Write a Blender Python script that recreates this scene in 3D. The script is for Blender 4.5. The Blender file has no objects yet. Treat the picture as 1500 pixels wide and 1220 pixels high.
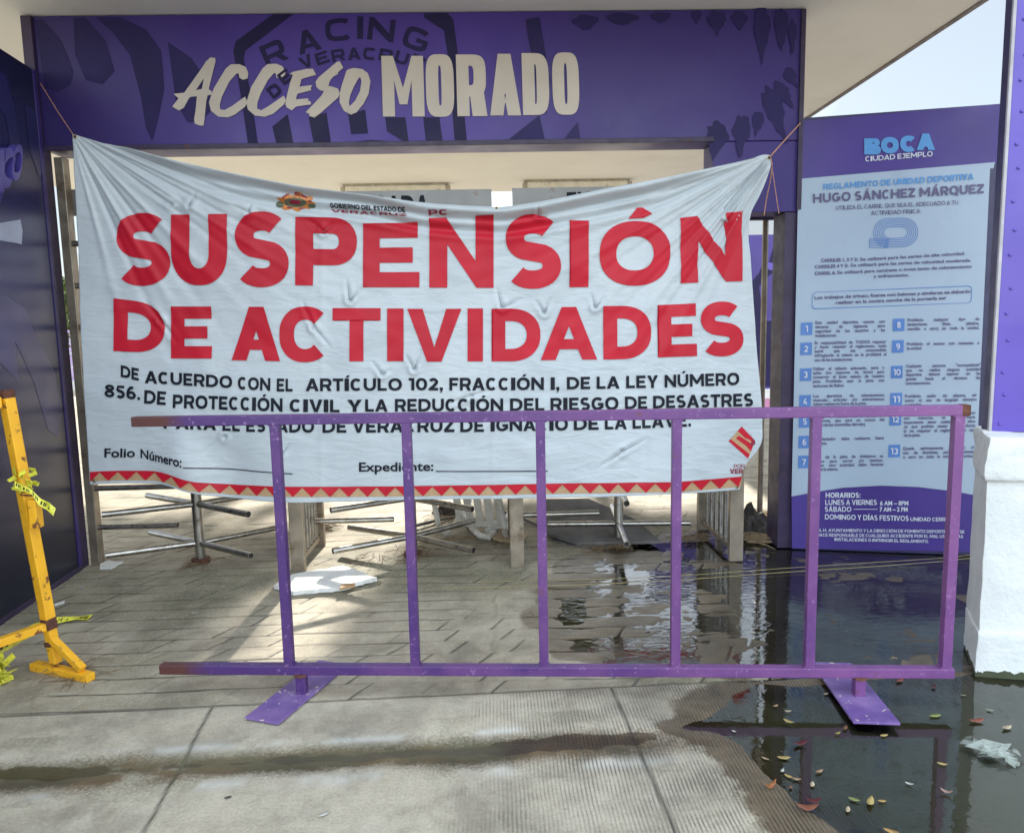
import bpy, bmesh, math, random
import numpy as np
from mathutils import Vector, Matrix
from mathutils.geometry import tessellate_polygon
random.seed(7); rng = np.random.RandomState(11)
SC = bpy.context.scene
COL = SC.collection

# ------------------------------------------------------------------ camera
F, YAW, PITCH, ROLL, CAMH = 1074.5, .0259, -.1211, -.0206, 1.55
cf = np.array([math.sin(YAW)*math.cos(PITCH), math.cos(YAW)*math.cos(PITCH), math.sin(PITCH)])
cr0 = np.array([math.cos(YAW), -math.sin(YAW), 0.]); cu0 = np.cross(cr0, cf)
cr = math.cos(ROLL)*cr0 + math.sin(ROLL)*cu0
cu = -math.sin(ROLL)*cr0 + math.cos(ROLL)*cu0
cam = bpy.data.cameras.new('camera'); camo = bpy.data.objects.new('camera', cam); COL.objects.link(camo)
cam.sensor_width = 36; cam.lens = F/1500*36; cam.clip_start = .05; cam.clip_end = 2000
camo.matrix_world = Matrix(((cr[0], cu[0], -cf[0], 0), (cr[1], cu[1], -cf[1], 0), (cr[2], cu[2], -cf[2], CAMH), (0, 0, 0, 1)))
SC.camera = camo

# ------------------------------------------------------------------ light
SUN_EL, SUN_AZ = math.radians(24), math.atan2(.035, 1)      # azimuth from +Y towards +X
w = bpy.data.worlds.new('World'); SC.world = w; w.use_nodes = True
nt = w.node_tree; bg = nt.nodes['Background']
sky = nt.nodes.new('ShaderNodeTexSky'); sky.sky_type = 'NISHITA'; sky.sun_disc = False
sky.sun_elevation = SUN_EL; sky.sun_rotation = SUN_AZ; sky.dust_density = .4; sky.air_density = 1.0; sky.ozone_density = 1.0
tc = nt.nodes.new('ShaderNodeTexCoord'); mp = nt.nodes.new('ShaderNodeMapping'); mp.inputs['Scale'].default_value = (1, 1, 2.2)
nz = nt.nodes.new('ShaderNodeTexNoise'); nz.inputs['Scale'].default_value = 2.2; nz.inputs['Detail'].default_value = 7; nz.inputs['Roughness'].default_value = .55
rp = nt.nodes.new('ShaderNodeValToRGB'); rp.color_ramp.elements[0].position = .36; rp.color_ramp.elements[1].position = .62
rp.color_ramp.elements[0].color = (.5, .5, .5, 1)
mx = nt.nodes.new('ShaderNodeMix'); mx.data_type = 'RGBA'
sxw = nt.nodes.new('ShaderNodeSeparateXYZ'); nt.links.new(tc.outputs['Generated'], sxw.inputs[0])
cb = nt.nodes.new('ShaderNodeMapRange'); cb.inputs['From Min'].default_value = .35; cb.inputs['From Max'].default_value = -.45   # unseen brighter cloud behind the camera, added to light the front
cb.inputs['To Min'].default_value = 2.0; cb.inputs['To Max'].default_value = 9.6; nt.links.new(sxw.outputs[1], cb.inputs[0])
cvm = nt.nodes.new('ShaderNodeVectorMath'); cvm.operation = 'SCALE'; cvm.inputs[0].default_value = (.92, 1.02, 1.1); sdt = nt.nodes.new('ShaderNodeVectorMath'); sdt.operation = 'DOT_PRODUCT'; nt.links.new(tc.outputs['Generated'], sdt.inputs[0])
sdt.inputs[1].default_value = (math.sin(SUN_AZ)*math.cos(SUN_EL), math.cos(SUN_AZ)*math.cos(SUN_EL), math.sin(SUN_EL))
glo = nt.nodes.new('ShaderNodeMapRange'); glo.inputs['From Min'].default_value = .915; glo.inputs['From Max'].default_value = .97     # extra brightness round the sun, added to whiten the puddle reflections
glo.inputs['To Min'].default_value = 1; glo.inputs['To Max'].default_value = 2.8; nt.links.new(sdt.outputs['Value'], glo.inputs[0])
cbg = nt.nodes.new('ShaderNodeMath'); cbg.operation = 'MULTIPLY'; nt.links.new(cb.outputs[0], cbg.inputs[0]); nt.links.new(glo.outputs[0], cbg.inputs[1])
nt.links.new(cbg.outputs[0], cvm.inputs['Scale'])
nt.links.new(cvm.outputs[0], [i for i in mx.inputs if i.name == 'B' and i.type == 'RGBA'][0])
nt.links.new(tc.outputs['Generated'], mp.inputs[0]); nt.links.new(mp.outputs[0], nz.inputs['Vector'])
nt.links.new(nz.outputs[0], rp.inputs[0]); veil = nt.nodes.new('ShaderNodeMapRange'); veil.inputs['From Min'].default_value = 0; veil.inputs['From Max'].default_value = .6; veil.inputs['To Max'].default_value = .86; nt.links.new(sxw.outputs[1], veil.inputs[0])
vmx = nt.nodes.new('ShaderNodeMath'); vmx.operation = 'MAXIMUM'; nt.links.new(rp.outputs[0], vmx.inputs[0]); nt.links.new(veil.outputs[0], vmx.inputs[1])
nt.links.new(vmx.outputs[0], [i for i in mx.inputs if i.name == 'Factor'][0])
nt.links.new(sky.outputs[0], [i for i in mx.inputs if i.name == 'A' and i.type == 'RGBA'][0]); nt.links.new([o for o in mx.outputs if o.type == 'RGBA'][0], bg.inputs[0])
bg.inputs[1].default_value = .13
sl = bpy.data.lights.new('sun', 'SUN'); sl.energy = 5.0; sl.angle = math.radians(1.1); sl.color = (1, .93, .82)
so = bpy.data.objects.new('sun', sl); COL.objects.link(so); so.location = (3, 25, 14)
sd = Vector((-math.sin(SUN_AZ)*math.cos(SUN_EL), -math.cos(SUN_AZ)*math.cos(SUN_EL), -math.sin(SUN_EL)))
so.rotation_euler = sd.to_track_quat('-Z', 'Y').to_euler()
SC.view_settings.view_transform = 'Standard'; SC.view_settings.look = 'None'
SC.view_settings.exposure = 1.38; SC.view_settings.gamma = 1
SC.render.engine = 'CYCLES'; SC.cycles.max_bounces = 8; SC.cycles.transparent_max_bounces = 12

# ------------------------------------------------------------------ geometry helpers
def ray(x, y): return cf + cr*(x-750)/F - cu*(y-610)/F
O3 = np.array([0, 0, CAMH])
def on_z(x, y, z=0.): d = ray(x, y); return Vector(O3 + d*(z-CAMH)/d[2])          # where a sight line meets a level
def on_y(x, y, Y): d = ray(x, y); return Vector(O3 + d*Y/d[1])                    # ... or an upright plane
def on_pl(x, y, P, n):
    d = ray(x, y); n = np.array(n); return Vector(O3 + d*(np.dot(np.array(P)-O3, n)/np.dot(d, n)))

def tag(o, label=None, cat=None, group=None, kind=None):
    if label: o['label'] = label
    if cat: o['category'] = cat
    if group: o['group'] = group
    if kind: o['kind'] = kind
    return o
def empty(name, loc, label=None, cat=None, group=None):
    o = bpy.data.objects.new(name, None); COL.objects.link(o); o.location = loc; o.empty_display_size = .1
    return tag(o, label, cat, group)

class MB:
    def __init__(s): s.v = []; s.f = []
    def add(s, vs, fs):
        b = len(s.v); s.v += [tuple(p) for p in vs]; s.f += [tuple(b+i for i in f) for f in fs]; return s
    def box(s, c, d, R=None):
        x, y, z = d[0]/2, d[1]/2, d[2]/2; vs = []
        for sx, sy, sz in ((-1,-1,-1),(1,-1,-1),(1,1,-1),(-1,1,-1),(-1,-1,1),(1,-1,1),(1,1,1),(-1,1,1)):
            p = Vector((sx*x, sy*y, sz*z)); p = R @ p if R else p; vs.append(p+Vector(c))
        return s.add(vs, [(0,3,2,1),(4,5,6,7),(0,1,5,4),(1,2,6,5),(2,3,7,6),(3,0,4,7)])
    def bar(s, p0, p1, w, h, up=(0,0,1)):          # rectangular bar from p0 to p1
        p0, p1 = Vector(p0), Vector(p1); d = (p1-p0).normalized(); up = Vector(up)
        a = d.cross(up).normalized(); b = a.cross(d).normalized(); vs = []
        for p in (p0, p1):
            for sx, sy in ((-1,-1),(1,-1),(1,1),(-1,1)): vs.append(p+a*sx*w/2+b*sy*h/2)
        return s.add(vs, [(3,2,1,0),(4,5,6,7),(0,1,5,4),(1,2,6,5),(2,3,7,6),(3,0,4,7)])
    def tube(s, pts, r, n=12, caps=True, inner=None):
        pts = [Vector(p) for p in pts]; rings = []; m = len(pts)
        rr = r if isinstance(r, (list, tuple)) else [r]*m
        prev = None
        for i, p in enumerate(pts):
            d = (pts[min(i+1, m-1)]-pts[max(i-1, 0)]).normalized()
            a = prev if prev else (Vector((0,0,1)) if abs(d.z) < .9 else Vector((1,0,0)))
            a = (a - d*a.dot(d)).normalized(); prev = a; b = d.cross(a)
            rings.append([p+(a*math.cos(2*math.pi*k/n)+b*math.sin(2*math.pi*k/n))*rr[i] for k in range(n)])
        base = len(s.v)
        for q in rings: s.v += [tuple(p) for p in q]
        for i in range(m-1):
            for k in range(n):
                k2 = (k+1) % n; s.f.append((base+i*n+k, base+i*n+k2, base+(i+1)*n+k2, base+(i+1)*n+k))
        if caps:
            s.f.append(tuple(base+k for k in reversed(range(n)))); s.f.append(tuple(base+(m-1)*n+k for k in range(n)))
        return s
    def pipe_end(s, p, d, r, n=14, depth=.03, t=.0025):   # open hollow end of a tube, facing d
        p, d = Vector(p), Vector(d).normalized(); a = Vector((0,0,1)); a = (a-d*a.dot(d)).normalized(); b = d.cross(a); base = len(s.v)
        for q, rad in ((p, r), (p, r-t), (p-d*depth, r-t)):
            s.v += [tuple(q+(a*math.cos(2*math.pi*k/n)+b*math.sin(2*math.pi*k/n))*rad) for k in range(n)]
        for i in range(2):
            for k in range(n):
                k2 = (k+1) % n; s.f.append((base+i*n+k, base+i*n+k2, base+(i+1)*n+k2, base+(i+1)*n+k))
        s.f.append(tuple(base+2*n+k for k in range(n))); return s
    def prism(s, pts, ext):                       # polygon extruded by a vector
        pts = [Vector(p) for p in pts]; e = Vector(ext); n = len(pts); tri = tessellate_polygon([pts]); base = len(s.v)
        s.v += [tuple(p) for p in pts]+[tuple(p+e) for p in pts]
        for t in tri:
            s.f.append((base+t[0], base+t[1], base+t[2])); s.f.append((base+n+t[2], base+n+t[1], base+n+t[0]))
        for i in range(n):
            j = (i+1) % n; s.f.append((base+i, base+j, base+n+j, base+n+i))
        return s
    def build(s, name, m, parent=None, bevel=0, smooth=False, fix=True):
        me = bpy.data.meshes.new(name); me.from_pydata(s.v, [], s.f); me.materials.append(m)
        if bevel or fix:
            bm = bmesh.new(); bm.from_mesh(me)
            if fix: bmesh.ops.recalc_face_normals(bm, faces=bm.faces)
            if bevel:
                es = [e for e in bm.edges if len(e.link_faces) == 2 and e.calc_face_angle(0) > .6]
                bmesh.ops.bevel(bm, geom=es, offset=bevel, segments=2, affect='EDGES', profile=.6, clamp_overlap=True)
            bm.to_mesh(me); bm.free()
        if smooth:
            me.polygons.foreach_set('use_smooth', [True]*len(me.polygons)); me.update()
            try: me.set_sharp_from_angle(angle=.7)
            except Exception: pass
        o = bpy.data.objects.new(name, me); COL.objects.link(o)
        if parent:
            o.parent = parent; o.matrix_parent_inverse = PINV(parent)
        return o
def PINV(p):
    M = Matrix.Translation(p.location) if p.type == 'EMPTY' else p.matrix_basis
    q = p.parent; M = p.matrix_parent_inverse @ M if q else M
    while q:
        M = (q.matrix_parent_inverse if q.parent else Matrix()) @ q.matrix_basis @ M; q = q.parent
    return M.inverted()

# ------------------------------------------------------------------ materials
def newmat(name):
    m = bpy.data.materials.new(name); m.use_nodes = True; t = m.node_tree
    return m, t, t.nodes['Principled BSDF'], lambda a, b: t.links.new(a, b)
def tnoise(t, scale, detail=4, rough=.55, vec=None, dist=0):
    n = t.nodes.new('ShaderNodeTexNoise'); n.inputs['Scale'].default_value = scale; n.inputs['Detail'].default_value = detail
    n.inputs['Roughness'].default_value = rough; n.inputs['Distortion'].default_value = dist
    if vec is None:
        g = t.nodes.new('ShaderNodeNewGeometry'); vec = g.outputs['Position']
    t.links.new(vec, n.inputs['Vector']); return n.outputs[0]
def tramp(t, fac, stops):
    r = t.nodes.new('ShaderNodeValToRGB'); e = r.color_ramp.elements
    while len(e) < len(stops): e.new(.5)
    for k, (p, c) in enumerate(stops):
        e[k].position = p; e[k].color = (c, c, c, 1) if isinstance(c, (int, float)) else (*c, 1)
    t.links.new(fac, r.inputs[0]); return r.outputs[0]
def tmix(t, fac, a, b, mode='MIX'):
    x = t.nodes.new('ShaderNodeMix'); x.data_type = 'RGBA'; x.blend_type = mode
    for key, val in (('Factor', fac), ('A', a), ('B', b)):
        s = x.inputs[key] if key == 'Factor' else [i for i in x.inputs if i.name == key and i.type == 'RGBA'][0]
        if isinstance(val, (int, float)): s.default_value = val
        elif isinstance(val, tuple): s.default_value = (*val, 1)
        else: t.links.new(val, s)
    return [o for o in x.outputs if o.type == 'RGBA'][0]
def tmath(t, op, a, b=0., clamp=False):
    n = t.nodes.new('ShaderNodeMath'); n.operation = op; n.use_clamp = clamp
    for i, val in enumerate((a, b)):
        if isinstance(val, (int, float)): n.inputs[i].default_value = val
        else: t.links.new(val, n.inputs[i])
    return n.outputs[0]
def tbump(t, h, strength, dist=.01, normal=None):
    b = t.nodes.new('ShaderNodeBump'); b.inputs['Strength'].default_value = strength; b.inputs['Distance'].default_value = dist
    t.links.new(h, b.inputs['Height'])
    if normal is not None: t.links.new(normal, b.inputs['Normal'])
    return b.outputs[0]
def scol(c, k): return tuple(min(1, max(0, x*k)) for x in c)
def M(name, c, rough=.5, metal=0, var=.18, scale=9, bump=0, bscale=120, dirt=None, dscale=5, dlo=.55, dhi=.75, spec=None, coat=0):
    m, t, b, L = newmat(name)
    col = tmix(t, tramp(t, tnoise(t, scale, 6), [(.3, 0.), (.7, 1.)]), scol(c, 1-var), scol(c, 1+var))
    if dirt:
        k = tramp(t, tnoise(t, dscale, 8, .65), [(dlo, 0.), (dhi, 1.)]); col = tmix(t, k, col, dirt)
    L(col, b.inputs['Base Color']); b.inputs['Metallic'].default_value = metal
    L(tramp(t, tnoise(t, scale*1.7, 5), [(.25, max(.02, rough-.1)), (.75, min(1, rough+.12))]), b.inputs['Roughness'])
    if bump: L(tbump(t, tnoise(t, bscale, 4), bump, .004), b.inputs['Normal'])
    if spec is not None: b.inputs['Specular IOR Level'].default_value = spec
    if coat: b.inputs['Coat Weight'].default_value = coat
    return m
RUST = (.095, .034, .02)
MAT = {}
MAT['ceiling'] = M('ceiling_plaster', (.84, .82, .78), .85, var=.05, scale=1.3, bump=.08, bscale=60, dirt=(.68, .65, .6), dscale=1.1, dlo=.6, dhi=.85)
MAT['ceil_edge'] = M('roof_edge_metal', (.22, .2, .19), .6, var=.3)
MAT['purple_print'] = M('purple_print', (.043, .022, .185), .38, var=.2, scale=.9, bump=.03, bscale=200, dirt=(.024, .015, .11), dscale=.55, dlo=.42, dhi=.65)
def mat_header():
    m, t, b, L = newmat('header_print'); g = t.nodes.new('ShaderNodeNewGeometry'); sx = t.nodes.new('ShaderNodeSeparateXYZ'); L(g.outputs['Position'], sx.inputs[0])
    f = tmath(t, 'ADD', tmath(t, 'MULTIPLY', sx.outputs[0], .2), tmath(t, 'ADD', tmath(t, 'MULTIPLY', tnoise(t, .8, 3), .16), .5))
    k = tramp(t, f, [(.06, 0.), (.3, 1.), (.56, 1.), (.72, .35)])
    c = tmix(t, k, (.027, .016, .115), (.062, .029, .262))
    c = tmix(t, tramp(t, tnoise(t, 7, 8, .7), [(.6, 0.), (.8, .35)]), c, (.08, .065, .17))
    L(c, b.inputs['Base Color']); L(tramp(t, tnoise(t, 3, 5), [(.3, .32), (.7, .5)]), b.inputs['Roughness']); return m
MAT['header_print'] = mat_header()
MAT['flame_print'] = M('dark_flame_print', (.022, .0155, .092), .5, var=.2, scale=2, spec=.25)
MAT['navy_print'] = M('navy_print', (.0145, .0105, .058), .5, var=.2, scale=2, spec=.25)
MAT['purple_trim'] = M('dark_purple_trim', (.035, .022, .06), .45, var=.3, dirt=RUST, dscale=14, dlo=.62, dhi=.7)
MAT['letter_beige'] = M('beige_letter_vinyl', (.56, .49, .42), .5, var=.09, scale=3)
MAT['banner'] = None
MAT['red_ink'] = M('red_ink', (.49, .012, .03), .42, var=.1, scale=3, spec=.25)
MAT['black_ink'] = M('black_ink', (.014, .016, .025), .5, var=.2, spec=.12)
MAT['tan_ink'] = M('tan_ink', (.45, .29, .16), .42, var=.12, scale=20)
MAT['darkred_ink'] = M('dark_red_ink', (.23, .012, .04), .4)
MAT['orange_ink'] = M('orange_ink', (.55, .19, .045), .45, var=.4, scale=60)
MAT['green_ink'] = M('green_ink', (.09, .11, .07), .45, var=.5, scale=60)
MAT['pvc_back'] = M('banner_hem', (.55, .58, .61), .4, var=.06)
MAT['brass'] = M('grommet_metal', (.5, .42, .3), .35, metal=1)
MAT['steel'] = M('dirty_steel', (.42, .40, .37), .33, metal=1, var=.25, scale=14, bump=.05, bscale=300, dirt=(.13, .085, .05), dscale=18, dlo=.56, dhi=.75)
MAT['tan_steel'] = M('weathered_tan_steel', (.34, .29, .23), .42, metal=.75, var=.25, scale=8, bump=.06, dirt=(.14, .08, .045), dscale=9, dlo=.55, dhi=.78)
MAT['dark_hole'] = M('tube_inside', (.03, .026, .022), .8)
MAT['rust'] = M('rust', RUST, .85, var=.5, scale=40, bump=.4, bscale=180, dirt=(.05, .02, .012), dscale=22)
MAT['yellow'] = M('yellow_paint', (.82, .42, .02), .42, var=.12, scale=9, bump=.06, dirt=(.17, .06, .025), dscale=19, dlo=.585, dhi=.65)
MAT['tape'] = M('caution_tape', (.68, .66, .06), .35, var=.35, scale=25, spec=.5, dirt=(.3, .3, .12), dscale=14)
MAT['sign_grey'] = M('grey_sign_sheet', (.33, .33, .32), .5, var=.12, scale=5, bump=.05, dirt=(.23, .15, .09), dscale=10, dlo=.58, dhi=.7)
MAT['white_plastic'] = M('white_plastic', (.66, .64, .59), .4, var=.12, scale=12, dirt=(.33, .27, .2), dscale=8)
MAT['lamp_white'] = M('lamp_cover', (.85, .82, .72), .3, var=.1, dirt=(.3, .25, .16), dscale=16, dlo=.6, dhi=.75)
MAT['lamp_base'] = M('lamp_base', (.5, .46, .38), .5, var=.3)
MAT['board'] = M('dark_board', (.13, .125, .122), .92, var=.35, scale=5, bump=.1, bscale=60, spec=.15)
MAT['foam'] = M('white_foam', (.68, .68, .66), .7, var=.1, scale=10, bump=.3, bscale=90, dirt=(.4, .36, .3), dscale=7)
MAT['straw'] = M('dry_straw', (.19, .13, .075), .85, var=.5, scale=50)
MAT['dark_debris'] = M('dark_debris', (.035, .03, .026), .7, var=.5, scale=30)
MAT['rope'] = M('orange_cord', (.58, .3, .17), .7, var=.3, scale=80)
MAT['poster'] = M('poster_white', (.35, .44, .55), .42, var=.05, scale=2, bump=.03, dirt=(.29, .37, .48), dscale=2.5, dlo=.58, dhi=.8)
MAT['poster_purple'] = M('poster_purple', (.054, .030, .215), .42, var=.14, scale=2)
MAT['sky_ink'] = M('light_blue_ink', (.085, .28, .6), .45, var=.1)
MAT['blue_ink'] = M('blue_ink', (.085, .2, .5), .45, var=.1)
MAT['plum_ink'] = M('dark_plum_ink', (.1, .09, .19), .45, var=.1)
MAT['white_ink'] = M('white_ink', (.55, .58, .68), .45, var=.05)
MAT['pillar'] = M('pillar_purple', (.092, .057, .37), .4, var=.1, scale=3, bump=.04, bscale=30, coat=.2)
MAT['navy_frame'] = M('navy_frame', (.03, .028, .085), .4, var=.2)
MAT['edge_grey'] = M('edge_trim_grey', (.36, .35, .38), .45, var=.2)
MAT['left_letter'] = M('raised_purple', (.075, .06, .3), .35, var=.1)
MAT['pale_sticker'] = M('pale_sticker', (.3, .34, .48), .4, var=.2)
MAT['bark'] = M('bark', (.12, .085, .055), .9, var=.4, scale=12, bump=.6, bscale=30)
MAT['seat'] = M('lavender_seats', (.36, .26, .42), .6, var=.3, scale=7)
MAT['stand'] = M('stand_concrete', (.5, .48, .47), .85, var=.15)
MAT['pink_wall'] = M('pink_wall', (.6, .25, .42), .8, var=.1)
MAT['white_wall'] = M('white_wall', (.75, .73, .72), .85, var=.08, bump=.1)
MAT['beam'] = M('beige_beam', (.4, .35, .3), .7, var=.15)

def mat_leaf(name, c):
    m, t, b, L = newmat(name)
    L(tmix(t, tnoise(t, 3.5, 4), scol(c, .45), scol(c, 1.6)), b.inputs['Base Color']); b.inputs['Roughness'].default_value = .55
    b.inputs['Transmission Weight'].default_value = 0; b.inputs['Subsurface Weight'].default_value = 0
    return m
MAT['leaf'] = mat_leaf('tree_leaf', (.09, .14, .03))

def mat_banner():
    m, t, b, L = newmat('banner_vinyl')
    c = tmix(t, tramp(t, tnoise(t, 1.6, 5), [(.35, 0.), (.7, 1.)]), (.455, .51, .55), (.53, .58, .615))
    st = tramp(t, tnoise(t, 2.05, 6, .6, dist=.25), [(.66, 0.), (.8, 1.)]); c = tmix(t, tmath(t, 'MULTIPLY', st, .35), c, (.37, .46, .56))
    L(c, b.inputs['Base Color']); b.inputs['Specular IOR Level'].default_value = .45
    L(tramp(t, tnoise(t, 6, 4), [(.3, .28), (.7, .45)]), b.inputs['Roughness'])
    g = t.nodes.new('ShaderNodeNewGeometry')
    mpn = t.nodes.new('ShaderNodeMapping'); mpn.inputs['Rotation'].default_value = (0, .63, 0); mpn.inputs['Scale'].default_value = (1, 1, 3.2)
    L(g.outputs['Position'], mpn.inputs[0])
    h = tnoise(t, 5.5, 5, .55, mpn.outputs[0], .8); h2 = tnoise(t, 22, 3, .5)
    L(tbump(t, tmath(t, 'ADD', h, tmath(t, 'MULTIPLY', h2, .12)), .42, .02), b.inputs['Normal'])
    return m
MAT['banner'] = mat_banner()

def mat_barrier():
    m, t, b, L = newmat('worn_purple_paint')
    g = t.nodes.new('ShaderNodeNewGeometry'); sx = t.nodes.new('ShaderNodeSeparateXYZ'); L(g.outputs['Position'], sx.inputs[0])
    n1 = tnoise(t, 6, 6, .6); n2 = tnoise(t, 45, 6, .7)
    xblend = tramp(t, tmath(t, 'ADD', tmath(t, 'MULTIPLY', sx.outputs[0], .16), tmath(t, 'MULTIPLY', n1, .8)), [(.25, 0.), (.8, 1.)])  # base colour gets lighter and pinker towards the right
    c = tmix(t, xblend, (.062, .024, .135), (.19, .068, .215))
    c = tmix(t, tramp(t, n2, [(.6, 0.), (.66, .6)]), c, (.33, .2, .4))
    c = tmix(t, tramp(t, tnoise(t, 13, 8, .75), [(.62, 0.), (.69, 1.)]), c, (.12, .045, .04))
    e1 = tramp(t, tmath(t, 'ADD', sx.outputs[0], tmath(t, 'MULTIPLY', n1, .16)), [(0., 1.), (1., 0.)])
    k = tramp(t, tmath(t, 'ADD', tmath(t, 'ADD', sx.outputs[0], 1.9), tmath(t, 'ADD', tmath(t, 'MULTIPLY', n2, .16), tmath(t, 'MULTIPLY', n1, .12))), [(.68, 1.), (.80, 0.)])
    c = tmix(t, k, c, tmix(t, n2, (.12, .04, .035), (.055, .02, .02)))
    L(c, b.inputs['Base Color']); L(tramp(t, n1, [(.3, .3), (.7, .5)]), b.inputs['Roughness'])
    L(tbump(t, n2, .12, .002), b.inputs['Normal']); return m
MAT['barrier'] = mat_barrier()

def mat_foot():
    m, t, b, L = newmat('chipped_purple_plate')
    n1 = tnoise(t, 7, 6, .6)
    c = tmix(t, tramp(t, n1, [(.3, 0.), (.7, 1.)]), (.095, .05, .23), (.24, .15, .36))
    c = tmix(t, tramp(t, tnoise(t, 30, 3, .45, dist=1.2), [(.655, 0.), (.67, 1.)]), c, (.55, .48, .42))
    L(c, b.inputs['Base Color']); b.inputs['Roughness'].default_value = .5; return m
MAT['foot'] = mat_foot()

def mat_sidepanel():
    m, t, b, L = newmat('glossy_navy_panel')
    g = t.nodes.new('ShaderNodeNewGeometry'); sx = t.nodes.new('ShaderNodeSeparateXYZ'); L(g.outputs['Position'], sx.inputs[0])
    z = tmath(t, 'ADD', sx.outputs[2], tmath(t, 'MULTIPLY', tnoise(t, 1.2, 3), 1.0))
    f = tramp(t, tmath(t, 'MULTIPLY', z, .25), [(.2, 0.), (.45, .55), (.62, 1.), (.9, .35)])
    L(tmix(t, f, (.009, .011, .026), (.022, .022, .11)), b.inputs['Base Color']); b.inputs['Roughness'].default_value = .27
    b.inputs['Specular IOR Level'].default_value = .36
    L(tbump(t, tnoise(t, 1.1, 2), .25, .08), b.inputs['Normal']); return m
MAT['sidepanel'] = mat_sidepanel()
MAT['flame'] = M('violet_flame_print', (.022, .022, .12), .34, var=.35, scale=1.4)

def mat_plinth():
    m, t, b, L = newmat('white_painted_concrete')
    n1 = tnoise(t, 5, 8, .6); c = tmix(t, tramp(t, n1, [(.35, 0.), (.7, 1.)]), (.60, .625, .625), (.71, .725, .72))
    g = t.nodes.new('ShaderNodeNewGeometry'); sx = t.nodes.new('ShaderNodeSeparateXYZ'); L(g.outputs['Position'], sx.inputs[0])
    lo = tmath(t, 'LESS_THAN', tmath(t, 'ADD', sx.outputs[2], tmath(t, 'MULTIPLY', tnoise(t, 30, 5), -.06)), -.006)
    c = tmix(t, lo, c, (.05, .06, .03))
    c = tmix(t, tramp(t, tnoise(t, 17, 8, .7), [(.66, 0.), (.74, .7)]), c, (.36, .39, .4))
    L(c, b.inputs['Base Color']); b.inputs['Roughness'].default_value = .75
    h = tmath(t, 'ADD', tnoise(t, 9, 7, .6), tmath(t, 'MULTIPLY', tnoise(t, 60, 4), .2)); L(tbump(t, h, .5, .02), b.inputs['Normal']); return m
MAT['plinth'] = mat_plinth()

# ------------------------------------------------------------------ lettering
def pt_el(cx, cy, rx, ry, a, e=2.0):
    c, s_ = math.cos(a), math.sin(a)
    return (cx+rx*math.copysign(abs(c)**(2/e), c), cy+ry*math.copysign(abs(s_)**(2/e), s_))
def arc(cx, cy, rx, ry, a0, a1, n=14, e=2.0):
    return [pt_el(cx, cy, rx, ry, math.radians(a0+(a1-a0)*i/n), e) for i in range(n+1)]
def stroke(pts, s):
    L_, R_ = [], []; n = len(pts)
    for i, p in enumerate(pts):
        a = pts[max(i-1, 0)]; b = pts[min(i+1, n-1)]; dx, dy = b[0]-a[0], b[1]-a[1]; l = math.hypot(dx, dy) or 1
        nx, ny = -dy/l*s/2, dx/l*s/2; L_.append((p[0]+nx, p[1]+ny)); R_.append((p[0]-nx, p[1]-ny))
    return L_+R_[::-1]
ADV = dict(A=1.08, B=.98, C=1.0, D=1.1, E=.88, F=.84, G=1.08, H=1.1, I=.46, J=.8, K=1.0, L=.82, M=1.32, N=1.12, O=1.16, P=.96, Q=1.16, R=1.0, S=.88, T=.88, U=1.06, V=1.04, W=1.6, X=.98, Y=.96, Z=.92)
ADV.update({'0': 1., '1': .56, '2': .86, '3': .86, '4': .94, '5': .86, '6': .92, '7': .84, '8': .92, '9': .92, '.': .36, ',': .36, ':': .38, '-': .5, ' ': .36})
ACC = {'Á': 'A', 'É': 'E', 'Í': 'I', 'Ó': 'O', 'Ú': 'U', 'Â': 'A'}
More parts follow.
